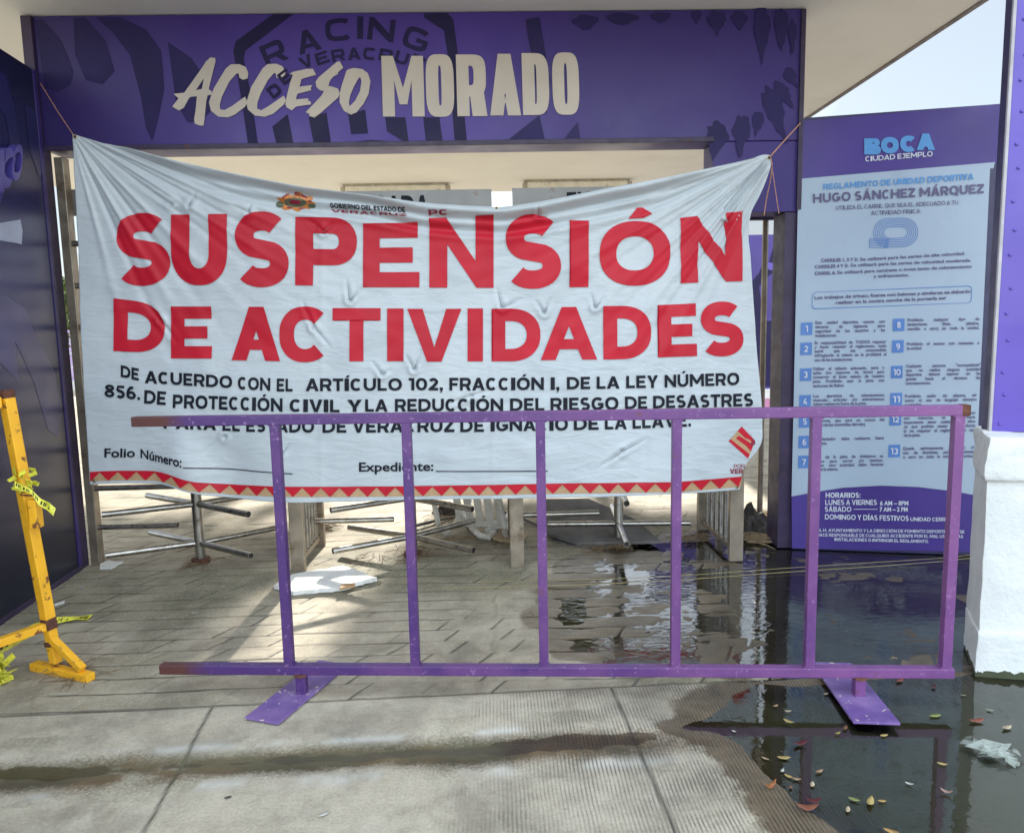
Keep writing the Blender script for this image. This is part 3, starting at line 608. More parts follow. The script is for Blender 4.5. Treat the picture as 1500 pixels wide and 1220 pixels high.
MB().box((XR-.012, YF-.006, (ZT+zd)/2), (.03, .02, ZT-zd-.02)).build('end_trim', MAT['purple_trim'], gan, .003)
hdr = lambda x, y, l: (lambda p: Vector((p.x, YF-.001-l, p.z)))(on_y(x, y, YF))
def crop(pts, ox, oy, k): return [(ox+x/k, oy+y/k) for x, y in pts]
# faint dark artwork printed on the header
P = Print(hdr, .0015)
K = 4.412
for q in ([(400, 92), (265, 95), (25, 270), (8, 330), (60, 640), (105, 945), (170, 945), (120, 600), (75, 380), (85, 330), (250, 205)],
          [(1240, 90), (1390, 85), (1430, 130), (1480, 500), (1520, 940), (1440, 940), (1400, 400), (1370, 200), (1240, 115)],
          [(260, 820), (360, 740), (400, 945), (290, 945)], [(495, 760), (610, 730), (640, 930), (530, 940)], [(750, 740), (860, 710), (880, 865), (770, 870)],
          [(990, 760), (1120, 760), (1145, 940), (1000, 850)], [(1235, 760), (1340, 760), (1365, 945), (1255, 945)], [(740, 948), (800, 918), (900, 905), (1010, 915), (1075, 946)]):
    P.poly(crop(q, 340, 0, K))
def rotletter(Pr, ch, cx, cy, wd, hg, ang, stem=.22, lay=0):
    V, T = fill(glyph(ch, wd/hg, stem, 3.2)); a = math.radians(ang); out = []
    for p in V:
        x = p[0]*hg-wd/2; y = (.5-p[1])*hg; out.append((340+(cx+x*math.cos(a)-y*math.sin(a))/K, (cy+x*math.sin(a)+y*math.cos(a))/K, p[2]+1+lay))
    Pr.tris(out, T)
for ch, cx, cy, wd, a in (('R', 270, 345, 150, -24), ('A', 490, 268, 150, -16), ('C', 690, 195, 175, -5), ('I', 828, 182, 38, 0), ('N', 965, 195, 170, 7), ('G', 1190, 255, 165, 20)):
    rotletter(P, ch, cx, cy, wd, 145, a)
for i, ch in enumerate('VERACRUZ'):
    u = i/7; rotletter(P, ch, 480+u*720, 432-82*math.sin(math.pi*(.12+.76*u)), 84, 78, -26+52*u, .24, 4+i*2)
for ch, cx, cy, a in (('D', 275, 590, -38), ('E', 345, 500, -38)): rotletter(P, ch, cx, cy, 78, 80, a, .24, 22)
P.build('crest_print', MAT['navy_print'], gan)
def blob(cx, cy, rx, ry, a=0, n=18, tip=0):
    r = []; rj = random.Random(int(cx*7+cy)); n = n if tip == 0 else 22
    for i in range(n):
        th = 2*math.pi*i/n; jg = 1+(rj.uniform(-.16, .16) if tip else 0); x = rx*math.cos(th)*jg*(1-.45*max(0, math.sin(th))*(tip > 0)); y = ry*math.sin(th)*(1+tip*max(0, math.sin(th))**3)*jg; c, s_ = math.cos(math.radians(a)), math.sin(math.radians(a)); r.append((cx+x*c-y*s_, cy+x*s_+y*c))
    return r
for i, q in enumerate(([(52, 30), (62, 28), (90, 60), (108, 105), (103, 125), (85, 135), (66, 130), (60, 90)], [(108, 27), (125, 26), (155, 60), (168, 105), (150, 124), (126, 118), (110, 80)],
          [(140, 26), (178, 26), (215, 45), (236, 75), (241, 130), (232, 175), (223, 207), (214, 188), (206, 140), (190, 80), (165, 48)],
          [(246, 62), (280, 85), (300, 115), (312, 160), (295, 178), (275, 180), (258, 150)])): Print(hdr, .0011+i*.0003).poly(q).build('flame_shape', MAT['flame_print'], gan)
for i, q in enumerate((blob(1050, 201, 17, 22, 8, 18, .55), blob(1086, 193, 13, 24, 4, 18, .55), blob(1110, 179, 9, 15, 10, 18, .55), blob(1134, 160, 14, 33, -18, 18, .55), blob(1146, 136, 10, 18, -35, 18, .55), blob(1158, 112, 9, 12, -30, 18, .55),
          blob(1050, 30, 14, 14, 0, 18, .55), blob(1083, 28, 12, 11, 0, 18, .55), blob(1116, 42, 12, 32, 0, 18, .55), blob(1144, 37, 11, 26, 0, 18, .55), blob(1020, 24, 8, 8, 0, 18, .55), blob(1160, 50, 7, 20, 0, 18, .55), blob(858, 32, 20, 9, 0, 18, .55), blob(912, 27, 24, 7, 0, 18, .55), blob(968, 25, 16, 6, 0, 18, .55),
          [(770, 30), (790, 26), (806, 120), (800, 168), (785, 120)], [(745, 205), (790, 170), (798, 205)], [(826, 205), (846, 180), (850, 205)])): Print(hdr, .0023+i*.0003).poly(q).build('flame_shape', MAT['flame_print'], gan)
# brush word and block word
P = Print(hdr, .0075, .0004); K2 = 4.839
acc = [([(15,470),(62,497),(95,478),(130,415),(140,402),(190,395),(180,500),(170,560),(175,590),(205,602),(235,606),(242,560),(255,430),(264,390),(297,384),(294,362),(272,347),(320,150),(318,126),(285,122),(270,138),(255,150),(230,190),(100,372),(25,380),(60,412)], [[(180,355),(240,265),(225,345)]]),
 ([(548,270),(552,230),(535,190),(490,170),(430,172),(395,200),(310,340),(275,440),(290,500),(340,540),(410,547),(460,525),(530,470),(546,440),(530,400),(440,465),(385,495),(355,490),(350,460),(365,400),(420,290),(470,235),(485,235),(490,265),(515,280)], []),
 ([(810,270),(815,225),(795,185),(750,167),(690,170),(655,200),(575,330),(540,440),(550,490),(600,533),(670,542),(730,520),(805,455),(820,425),(805,393),(780,410),(700,465),(645,497),(615,485),(618,440),(640,380),(690,285),(735,232),(748,235),(752,262),(785,278)], []),
 ([(845,240),(870,245),(850,300),(830,380),(815,450),(825,475),(862,497),(890,470),(995,455),(998,440),(975,425),(980,412),(890,420),(900,380),(1000,355),(995,340),(1005,318),(915,330),(930,275),(1033,245),(1010,203),(960,205),(870,225)], []),
 ([(1225,195),(1200,150),(1180,155),(1050,265),(1030,295),(1035,330),(1060,355),(1090,360),(1070,395),(960,510),(985,520),(985,535),(1020,548),(1060,520),(1190,405),(1200,375),(1190,345),(1150,330),(1120,325),(1130,290),(1150,262),(1190,240),(1185,232)], []),
 ([(1270,205),(1300,198),(1360,205),(1400,235),(1418,290),(1405,380),(1370,450),(1320,510),(1280,527),(1230,500),(1200,440),(1200,380),(1215,320),(1235,260),(1250,215)], [[(1345,260),(1355,290),(1345,360),(1310,430),(1270,470),(1265,440),(1275,390),(1300,330),(1330,275)]])]
for i, (o, hs) in enumerate(acc):
    V, T = fill([(crop(o, 250, 60, K2), [crop(q, 250, 60, K2) for q in hs])]); P.tris([(p[0], p[1], i) for p in V], T)
P.build('brush_word', MAT['letter_beige'], gan, (0, .005, 0))
P = Print(hdr, .0075, .0004)
for ch, x0, x1, tp, bt, st in (('M', 560, 621, 83, 171.5, .2), ('O', 624, 665, 80.5, 172, .2), ('R', 669, 712, 81, 171, .2), ('A', 717, 762, 80, 170, .19), ('D', 765, 804, 79, 169.5, .2), ('O', 809, 848, 78, 169, .19)):
    V, T = fill(glyph(ch, (x1-x0)/(bt-tp), st, 3.6)); out = [(x0+p[0]*(bt-tp)-(.5-p[1])*-2.5, bt+(tp-bt)*p[1], p[2]) for p in V]; P.tris(out, T)
P.build('block_word', MAT['letter_beige'], gan, (0, .005, 0))

# ------------------------------------------------------------------ ceiling lamps
lamp = empty('fluorescent_lamp', (-1.245, 10.31, ZT), 'long tube lamp on the ceiling above the left grey sign', 'lamp', 'tube lamps on the ceiling')
MB().box((-1.245, 10.31, ZT-.014), (1.42, .12, .026)).build('lamp_base', MAT['lamp_base'], lamp, .006)
MB().box((-1.245, 10.31, ZT-.07), (1.36, .16, .085)).build('lamp_cover', MAT['lamp_white'], lamp, .02)
for sx_ in (-1, 1): MB().box((-1.245+sx_*.71, 10.31, ZT-.075), (.06, .15, .085)).build('end_cap', MAT['lamp_base'], lamp, .01)
def dup(root, loc, label=None, rz=0):
    r = root.copy(); COL.objects.link(r); r.location = loc; r.rotation_euler = (0, 0, rz)
    if label: r['label'] = label
    for ch in list(root.children):
        c = ch.copy(); COL.objects.link(c); c.parent = r; c.matrix_parent_inverse = ch.matrix_parent_inverse.copy()
        for gch in list(ch.children):
            d = gch.copy(); COL.objects.link(d); d.parent = c
    return r
dup(lamp, (1.21, 10.22, ZT), 'long tube lamp on the ceiling above the right grey sign')

# ------------------------------------------------------------------ hanging lane signs
def lane_sign(x0, x1, ztop, zbot, label, text_x=None, mat='sign_grey'):
    s_ = empty('lane_sign', ((x0+x1)/2, 5.1, zbot), label, 'sign', 'grey sign boards over the turnstile lanes')
    MB().box(((x0+x1)/2, 5.115, (ztop+zbot)/2), (x1-x0, .03, ztop-zbot)).build('sign_board', MAT[mat], s_, .004)
    for xx in (x0+.02, x1-.02): MB().box((xx, 5.16, (zbot+ztop)/2), (.03, .05, ztop-zbot-.02)).build('side_bracket', MAT['tan_steel'], s_, .003)
    if text_x:
        P = Print(lambda x, y, l: (lambda p: Vector((p.x, 5.099-l, p.z)))(on_y(x, y, 5.1)), .0015); P.word(text_run('ENTRADA', .24, .1), *text_x)
        P.build('lettering', MAT['black_ink'], s_)
zs = on_y(720, 277, 5.1).z
lane_sign(-1.36, .026, zs, zs-.34, 'stained grey sign board with half hidden black lettering behind banner centre', (493, 628, 288.5, 320, 286, 318))
lane_sign(.164, 1.53, zs+.004, zs-.34, 'grey sign board right of the sky gap with lettering nearly hidden by banner', (830, 960, 282, 315, 277, 310))
lane_sign(-2.86, -1.52, on_y(80, 278, 5.1).z, on_y(105, 316, 5.1).z, 'dark grey blank sign board at the upper left corner of the banner', None, 'board')

# ------------------------------------------------------------------ turnstiles
LEV = [.14+.27*k for k in range(8)]
def rotor(x, y, angs, label, lev=LEV, al=.56):
    r = empty('turnstile_rotor', (x, y, 0), label, 'turnstile', 'turnstile rotors in the lanes')
    MB().tube([(x, y, 0), (x, y, 2.15)], .034, 20).build('pole', MAT['steel'], r, smooth=True)
    MB().tube([(x, y, 0), (x, y, .035)], .06, 20).build('floor_collar', MAT['rust'], r, smooth=True)
    for z in lev:
        for a in angs:
            a = math.radians(a); d = Vector((math.cos(a), math.sin(a), 0)); p0 = Vector((x, y, z))+d*.02; p1 = Vector((x, y, z))+d*al
            ar = MB().tube([p0, p1], .0205, 14, caps=False).pipe_end(p1, d, .0205).build('arm', MAT['steel'], r, smooth=True)
            MB().tube([p1-d*.018, p1-d*.015], .0175, 14).build('tube_mouth', MAT['dark_hole'], ar)
    return r
rotor(-2.015, 4.905, (38, 147, 205, -36), 'steel turnstile rotor nearest the dark left panel')
rotor(-.575, 4.915, (42, 150, 211, -40), 'steel turnstile rotor behind the second purple post of the barrier', LEV[:2])
rotor(.88, 5.10, (-94, -4, 86, 176), 'steel turnstile rotor standing at the edge of the puddle', LEV, .51)
def chute(x, y0, y1, label):
    c = empty('chute_panel', (x, y0, 0), label, 'turnstile panel', 'upright bar panels between the lanes')
    for yy in (y0, y1): MB().box((x, yy, 1.1), (.09, .04, 2.2)).build('end_post', MAT['tan_steel'], c, .006)
    for zz in (.07, 2.17): MB().box((x, (y0+y1)/2, zz), (.035, y1-y0-.042, .035)).build('cross_rail', MAT['tan_steel'], c, .004)
    n = 6
    for k in range(n):
        yy = y0+(y1-y0)*(k+1)/(n+1); MB().tube([(x, yy, .09), (x, yy, 2.15)], .017, 10).build('bar', MAT['steel'], c, smooth=True)
    return c
chute(-1.285, 4.66, 5.22, 'steel bar panel standing between the first and second turnstile from the left')
chute(.135, 4.62, 5.25, 'steel bar panel standing between the second and third turnstile from the left')
chute(1.565, 4.62, 5.36, 'wet steel bar panel standing in the puddle by the banner corner')
CL = [.255+.27*k for k in range(8)]
def comb(x0, x1, y, label, post=None, lev=CL):
    c = empty('comb_rail', (x0, y, 0), label, 'turnstile comb', 'fixed comb bars beside the rotors')
    if post: MB().box((x0-.03, y, (ZB-.02)/2), (.06, .07, ZB-.02)).build('post', MAT['tan_steel'], c, .006)
    for z in lev:
        d = Vector((1, 0, 0)); p1 = Vector((x1, y, z))
        bx = MB().tube([(x0, y, z), p1], .0195, 14, caps=False).pipe_end(p1, d, .0195).build('comb_bar', MAT['steel'], c, smooth=True)
        MB().tube([p1-d*.018, p1-d*.015], .0165, 14).build('tube_mouth', MAT['dark_hole'], bx)
comb(-2.70, -2.17, 4.95, 'tan post with fixed comb bars reaching out from the dark left panel', True)
comb(-1.24, -.70, 4.95, 'fixed comb bars reaching right from the leftmost bar panel', None, CL[:1])
comb(.18, .72, 4.97, 'fixed comb bars reaching right from the middle bar panel')

# side gate frame, right
gt = empty('side_gate_frame', (2.24, 5.45, 0), 'narrow brown metal gate frame between banner and blue sign', 'gate frame')
zg = on_y(1130, 312, 5.45).z
MB().box((2.225, 5.45, zg/2), (.075, .08, zg)).build('post', MAT['tan_steel'], gt, .006)
MB().box((1.95, 5.452, zg-.02), (.47, .06, .06)).build('header', MAT['purple_trim'], gt, .004)
MB().box((1.72, 5.45, zg/2), (.05, .06, zg-.05)).build('post', MAT['tan_steel'], gt, .006)
tag(MB().tube([(2.035, 5.467, .0), (2.035, 5.467, zg-.05)], .021, 14).build('slim_pole', MAT['tan_steel'], None, smooth=True), 'slim upright tan pole inside the narrow gate opening', 'pole')
# ------------------------------------------------------------------ left side panel
sdx, sdy = math.sin(.076), -math.cos(.076); LPZ = 3.175
lp = empty('side_panel_wall', (XL, YP, 0), 'tall glossy dark navy panel wall with violet flame print at the left', 'panel wall')
LN = np.array([math.cos(.076), math.sin(.076), 0.])                  # its face looks right
def lpt(s_, z, l=0): return Vector((XL-.002+sdx*s_+LN[0]*l, YP-.03+sdy*s_+LN[1]*l, z))
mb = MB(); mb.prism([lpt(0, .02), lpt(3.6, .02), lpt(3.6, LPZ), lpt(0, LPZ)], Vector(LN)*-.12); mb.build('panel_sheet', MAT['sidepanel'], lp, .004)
MB().prism([lpt(-.01, .0, .004), lpt(3.6, .0, .004), lpt(3.6, .035, .004), lpt(-.01, .035, .004)], Vector(LN)*-.02).build('bottom_trim', MAT['purple_trim'], lp, .002)
MB().prism([lpt(-.01, .036, .006), lpt(.03, .036, .006), lpt(.03, LPZ, .006), lpt(-.01, LPZ, .006)], Vector(LN)*-.02).build('end_trim', MAT['purple_print'], lp, .002)
lpx = lambda x, y, l: on_pl(x, y, lpt(0, 0)+Vector(LN)*l, LN)
P = Print(lpx, .0015, .0004)
for i, q in enumerate(([(-30, 440), (8, 433), (38, 452), (52, 490), (68, 520), (80, 545), (92, 600), (84, 640), (70, 628), (50, 560), (30, 515), (22, 500), (28, 560), (-30, 500)],
        [(-20, 90), (8, 110), (22, 160), (34, 250), (20, 240), (8, 170), (-20, 130)], [(36, 150), (58, 170), (66, 240), (58, 262), (44, 220)])): P.poly(q, i)
P.build('flame_print', MAT['flame'], lp)
P = Print(lpx, .05, .002)
for ch, x0, x1, tp, bt in (('R', -48, -16, 226, 286), ('A', -17, 9, 219, 281), ('D', 7, 21, 217, 276), ('O', 19, 33, 212, 265)): P.letter(ch, x0, x1, tp, bt, .24, skew=5)
P.build('raised_word', MAT['left_letter'], lp, Vector(LN)*-.045)
P = Print(lpx, .004); P.poly([(-20, 330), (30, 322), (33, 338), (32, 358), (24, 356), (-20, 349)]); P.build('sticker', MAT['pale_sticker'], lp, Vector(LN)*-.003)

# ------------------------------------------------------------------ rules sign, right
A0 = Vector((2.0275, 4.836, 0)); A1 = Vector((3.135, 4.583, 0)); sdir = (A1-A0).normalized(); SN = Vector((sdir.y, -sdir.x, 0))
sg = empty('rules_sign', A0, 'tall pale blue and purple rules board with numbered list and opening hours', 'sign')
ext = A0+sdir*1.35
MB().prism([A0+Vector((0, 0, .0)), ext, ext+Vector((0, 0, 2.84)), A0+Vector((0, 0, 2.84))], SN*-.10).build('sign_frame', MAT['navy_frame'], sg, .004)
sgp = lambda x, y, l: on_pl(x, y, A0, SN)+SN*l
P = Print(sgp, .002); P.poly([(1172, 178), (1470, 152), (1464, 240), (1170, 263)]); P.build('header_board', MAT['poster_purple'], sg, SN*-.0018)
P = Print(sgp, .003); P.poly([(1169.5, 262.5), (1457, 238), (1455, 247), (1450, 247), (1440, 460), (1428, 725), (1395, 719), (1345, 713), (1290, 711), (1235, 714), (1190, 721), (1159.5, 727)]); P.build('poster_sheet', MAT['poster'], sg, SN*-.0028)
P = Print(sgp, .0034); P.poly([(1159.5, 727.5), (1190, 721.5), (1235, 714.5), (1290, 711.5), (1345, 713.5), (1395, 719.5), (1428, 725.5), (1424, 808), (1160, 802.5)]); P.build('hours_board', MAT['poster_purple'], sg, SN*-.0032)
P = Print(sgp, .008, .0005); run = lambda s_, st=.24, tr=.12: text_run(s_, st, tr)
for ch, x0, x1, t0, b0 in (('B', 1265.5, 1290, 203.5, 227), ('O', 1290, 1316, 201.5, 225.5), ('C', 1318, 1343, 199.5, 223.5), ('A', 1342, 1369, 196.5, 220.5)): P.letter(ch, x0, x1, t0, b0, .36)
P.build('logo_word', MAT['sky_ink'], sg); P = Print(sgp, .008, .0005)
P.word(run('REGLAMENTO DE UNIDAD DEPORTIVA'), 1205.5, 1425.5, 270, 278.5, 254.5, 263.5); P.build('title_line', MAT['sky_ink'], sg)
P = Print(sgp, .008, .0005)
P.word(run('CIUDAD EJEMPLO', .2, .1), 1267, 1365.5, 230, 237.5, 222, 229.5)
P.build('subtitle_line', MAT['white_ink'], sg); P = Print(sgp, .008, .0005)
P.word(run('HORARIOS:'), 1209, 1260, 721, 728.5); P.word(run('LUNES A VIERNES', .2), 1208.5, 1284, 731.5, 739); P.word(lower_run('6 AM – 8PM', .03), 1288.5, 1330, 733.5, 739.5)
P.word(run('SÁBADO', .2), 1208, 1246.5, 741.5, 749); P.line([(1250, 745.3), (1285, 745.3)], .8); P.word(lower_run('7 AM – 2 PM', .03), 1288, 1329, 742.5, 748.5)
P.word(run('DOMINGO Y DÍAS FESTIVOS', .2), 1208, 1330.5, 752.5, 760, 755, 762.5); P.word(run('UNIDAD CERRADA', .2), 1333, 1401, 757, 762.5, 757.5, 763)
P.build('opening_hours', MAT['white_ink'], sg); P = Print(sgp, .008, .0005)
P.word(run('EL H. AYUNTAMIENTO Y LA DIRECCIÓN DE FOMENTO DEPORTIVO NO SE', .2), 1197, 1412, 773.5, 778, 776, 780.5)
P.word(run('HACE RESPONSABLE DE CUALQUIER ACCIDENTE POR EL MAL USO DE LAS', .2), 1196, 1410, 780.5, 785, 783, 787.5)
P.word(run('INSTALACIONES O INFRINGIR EL REGLAMENTO.', .2), 1222, 1360, 787, 791.5, 790, 794.5); P.build('disclaimer', MAT['white_ink'], sg)
P = Print(sgp, .0085, .0005)
P.word(run('HUGO SÁNCHEZ MÁRQUEZ', .25), 1190.5, 1440.5, 284.5, 298, 270, 283.5)
P.word(run('UTILIZA EL CARRIL QUE SEA EL ADECUADO A TU', .17), 1224, 1403, 302, 308, 294, 300); P.word(run('ACTIVIDAD FÍSICA:', .17), 1275.5, 1349, 309.5, 315.5, 306.5, 312.5)
def just(lines, x0, x1, ys, cap=4.3, slope=-.018, last_left=True, center=None):
    for i, ln in enumerate(lines):
        if not ln: continue
        y = ys[i]+1.6
        if center:
            V, T, wd = lower_run(ln, .03); W = min(wd*cap*.92, x1-x0) if center is True else center[i]; a = (x0+x1)/2-W/2; P.word((V, T, wd), a, a+W, y-cap-slope*-W/2*0+slope*-W/2, y+slope*-W/2, y-cap+slope*W/2, y+slope*W/2); continue
        ws_ = [lower_run(q, .028) for q in ln.split(' ')]; tot = sum(q[2] for q in ws_); nw = len(ws_); last = last_left and i == len(lines)-1
        k = cap*.95; k = min(k, (x1-x0)/(tot+.3*(nw-1))); gap = .34*k if last else ((x1-x0)-tot*k)/max(1, nw-1)
        x = x0
        for q in ws_:
            e = x+q[2]*k; yy = y+slope*(x-x0); y2 = y+slope*(e-x0); P.word(q, x, e, yy-cap, yy, y2-cap, y2); x = e+gap
P.build('place_name', MAT['plum_ink'], sg); P = Print(sgp, .0085, .0005)
P.word(lower_run('CARRILES 1, 2 Y 3:', .04), 1202, 1256, 379.5, 384, 378, 382.5); P.word(lower_run('Se utilizará para las series de alta velocidad.', .025), 1259.5, 1413, 378, 382.5, 369, 373.5)
P.word(lower_run('CARRILES 4 Y 5:', .04), 1193, 1242, 389, 393.5, 387, 391.5); P.word(lower_run('Se utilizará para las series de velocidad moderada.', .025), 1245.5, 1422, 386.5, 391, 379, 383.5)
P.word(lower_run('CARRIL 6:', .04), 1193, 1223.5, 398.5, 403, 397.5, 402); P.word(lower_run('Se utilizará para caminata o trote lento de calentamiento', .025), 1226, 1423, 397, 401.5, 388, 392.5)
P.word(lower_run('y enfriamiento.', .025), 1279, 1331, 402.5, 407, 400.5, 405)
P.build('lane_notes', MAT['plum_ink'], sg); P = Print(sgp, .0085, .0005)
P.word(lower_run('Los trabajos de trineo, fuerza con balones y similares se deberán', .03), 1192.5, 1421, 434, 438.5, 424.5, 429); P.word(lower_run('realizar en la contra cancha de la portería sur', .03), 1224, 1386, 441, 445.5, 434, 438.5)
P.build('boxed_note', MAT['plum_ink'], sg); P = Print(sgp, .0085, .0005)
LC, RC = (1194, 1296), (1329, 1434)
just(['Esta unidad deportiva cuenta con', 'cámaras de vigilancia para', 'seguridad de los usuarios y las', 'instalaciones.'], *LC, [473, 479.3, 485.6, 492])
just(['Es responsabilidad de TODOS respetar', 'y hacer respetar el reglamento, todo', 'aquel que sea sorprendido', 'infringiendo al mismo se le prohibirá el', 'uso de las instalaciones.'], 1193, 1298, [502.6, 508.6, 514.7, 521, 527.6])
just(['Utilizar el calzado adecuado, tenis o', 'spike (no mayores de 6mm) para', 'conservar el buen estado de nuestra', 'pista. Prohibido usar la pista con', 'tachones de fútbol.'], 1190.5, 1295, [540.5, 546.5, 552.7, 559, 565.5])
just(['Los ejercicios de calentamiento', 'muscular, articular y/o estiramientos', 'deben realizarse fuera de la pista.'], 1191, 1295, [580.4, 586.3, 592.2])
just(['Respetar el sentido de la pista, los', 'corredores, que será en contra del', 'sentido de las manecillas del reloj.'], 1188, 1295, [610.5, 616.5, 622.6])
just(['El calentador debe realizarse fuera', 'de la pista.'], 1187, 1294.5, [643.3, 649.6]); just(['El uso de la pista de Atletismo es', 'exclusivo para correr y/o caminar,', 'cualquier otra actividad debe hacerse', 'fuera de la misma.'], 1185, 1293.5, [669.6, 675.8, 681.8, 687.6])
just(['Prohibido cualquier tipo de', 'lanzamiento (bala, jabalina,', 'martillo u otro) en toda la unidad.'], *RC, [469.3, 475.6, 482.2], last_left=False); just(['Prohibido el acceso con mascotas a', 'la unidad.'], 1328, 1434, [504.3, 510.6])
just(['Cualquier persona "acompañante"', 'que no realice ninguna actividad', 'deportiva deberá esperar en las', 'gradas hasta el término del', 'entrenamiento.'], 1326.5, 1436, [536.5, 542.8, 549, 555.3, 561.7])
just(['Prohibido andar sin playera, así', 'como el uso de lenguaje obsceno', 'o agresivo.'], 1325, 1430, [580.6, 586.8, 593]); just(['Los niños y las personas que tienen', 'uso menores, es de suma', 'importancia tener cuidado con ellos', 'ya que podrían causar un accidente', 'al no respetar el reglamento de uso', 'de la pista.'], 1323.5, 1428, [606.3, 612.5, 618.8, 625, 631.3, 637.6])
just(['Queda estrictamente prohibido el', 'uso de bicicletas, patines, patineta', 'u otro en toda la unidad deportiva.'], 1322.5, 1426, [657, 663.2, 669.4], last_left=False)
P.build('rule_text', MAT['plum_ink'], sg)
for n, x, y in ((1, 1173, 472.5), (2, 1172.3, 501.8), (3, 1171.6, 539.5), (4, 1170.8, 578.5), (5, 1170.2, 607.8), (6, 1169.6, 638), (7, 1169, 667), (8, 1307.7, 466.8), (9, 1306.5, 498.3), (10, 1305, 535.8), (11, 1304, 575.3), (12, 1302.8, 604.8), (13, 1301.2, 651.2)):
    P = Print(sgp, .006, .0005); Q = Print(sgp, .010, .0005)
    P.poly([(x, y+.3), (x+17, y-.3), (x+16.6, y+18), (x-.4, y+18.5)]); wd = 5.6 if n < 10 else 10.5; wd = 3.4 if n == 1 else wd
    Q.word(run(str(n), .2), x+8.3-wd/2, x+8.3+wd/2, y+4.8, y+13.8); o = P.build('number_tile', MAT['blue_ink'], sg); Q.build('numeral', MAT['white_ink'], o)
P = Print(sgp, .006, .0005)
for k in range(6):                                               # athletics track rings
    rx, ry = 33-3.2*k*.95, 21.5-2.7*k*.95; cx, cy = 1311.5, 341; hw = rx-ry if rx > ry else 0
    loop = [(cx+hw+ry*math.cos(a), cy+ry*math.sin(a)) for a in np.linspace(-math.pi/2, math.pi/2, 15)]+[(cx-hw+ry*math.cos(a), cy+ry*math.sin(a)) for a in np.linspace(math.pi/2, 3*math.pi/2, 15)]
    loop = [(x, y-(x-cx)*.03) for x, y in loop]
    inn = [(cx+(x-cx)*(1-.85/rx), cy+(y-cy)*(1-.85/ry)) for x, y in loop]; V, T = fill([(loop, [inn])]); P.tris([(p[0], p[1], 2) for p in V], T)
    P.line([(1273.5, cy+ry+.9-.2), (cx-hw, cy+ry+.9)], .75, 3)
P.line([(1273.5, 351), (1273.5, 363.5)], .8, 1)
P.build('track_diagram', MAT['blue_ink'], sg); P = Print(sgp, .006, .0005)
ln = [(1189, 434), (1189, 449), (1191, 452), (1194, 453), (1418, 444), (1422, 442), (1423, 438), (1423.5, 424), (1422, 420), (1418, 418.5), (1196, 428), (1191, 430)]
inn = [(1306+(x-1306)*.9925, 436+(y-436)*.93) for x, y in ln]; V, T = fill([(ln, [inn])]); P.tris(V, T)
P.build('note_outline', MAT['blue_ink'], sg)

# ------------------------------------------------------------------ pillar and plinth, right
e1 = Vector((.973, -.228, 0)); e2 = Vector((.228, .973, 0)); C0 = Vector((2.086, 2.992, 0))
def pc_(a, b_, z): return C0+e1*a+e2*b_+Vector((0, 0, z))
def rblock(name, a0, a1, b0, b1, z0, z1, mt, parent, bev=.012, jag=0, sub=0):
    E2 = Vector((.42, .907, 0)) if sub else e2; pk_ = lambda a, b_, z: C0+e1*a+E2*b_+Vector((0, 0, z))
    mb = MB(); mb.prism([pk_(a0, b0, z0), pk_(a1, b0, z0), pk_(a1, b1, z0), pk_(a0, b1, z0)], (0, 0, z1-z0)); o = mb.build(name, mt, parent, bev)
    if sub:
        bm = bmesh.new(); bm.from_mesh(o.data); bmesh.ops.subdivide_edges(bm, edges=[e for e in bm.edges if e.calc_length() > .1], cuts=sub, use_grid_fill=True)
        for v_ in bm.verts:
            n_ = np.array([vnoise(np.array([v_.co.x*1+v_.co.z*.7]), np.array([v_.co.y+v_.co.z]), .055, 200+k)[0]-.5 for k in range(3)]); v_.co += Vector(n_*jag)
        bm.to_mesh(o.data); bm.free(); o.data.polygons.foreach_set('use_smooth', [True]*len(o.data.polygons)); o.data.set_sharp_from_angle(angle=.9)
    return o
pl = empty('white_plinth', C0, 'rough white painted concrete plinth standing in the puddle at the right', 'plinth')
rblock('plinth_body', 0, 1.0, 0, .31, -.03, .87, MAT['plinth'], pl, .006, .007, 9)
rblock('plinth_cap', -.012, 1.0, -.022, .318, .86, 1.055, MAT['plinth'], pl, .012, .017, 11)
rblock('plinth_foot', -.006, 1.0, -.012, .3, -.03, .20, MAT['plinth'], pl, .006, .008, 7)
pb = empty('purple_pillar', pc_(.09, .13, 1.05), 'bright violet riveted sheet metal pillar standing on the white plinth', 'pillar')
rblock('pillar_face', .055, .8, .128, .14, 1.056, 4.6, MAT['pillar'], pb, .003)
rblock('pillar_side', .045, .057, .142, .21, 1.057, 4.6, MAT['navy_frame'], pb, .002)
rblock('edge_strip', .041, .054, .122, .139, 1.056, 4.6, MAT['edge_grey'], pb, .003)
for k in range(26):
    z = 1.09+k*.118+.012*math.sin(k*2.3); p = pc_(.085+(.012 if k % 2 else 0), .1265, z)
    mb = MB(); r0 = [(.0075, 0), (.0065, .003), (.0035, .005)]
    mb.tube([p-e2*d for _, d in r0], [r for r, _ in r0], 10).build('rivet', MAT['pillar'], pb, smooth=True)

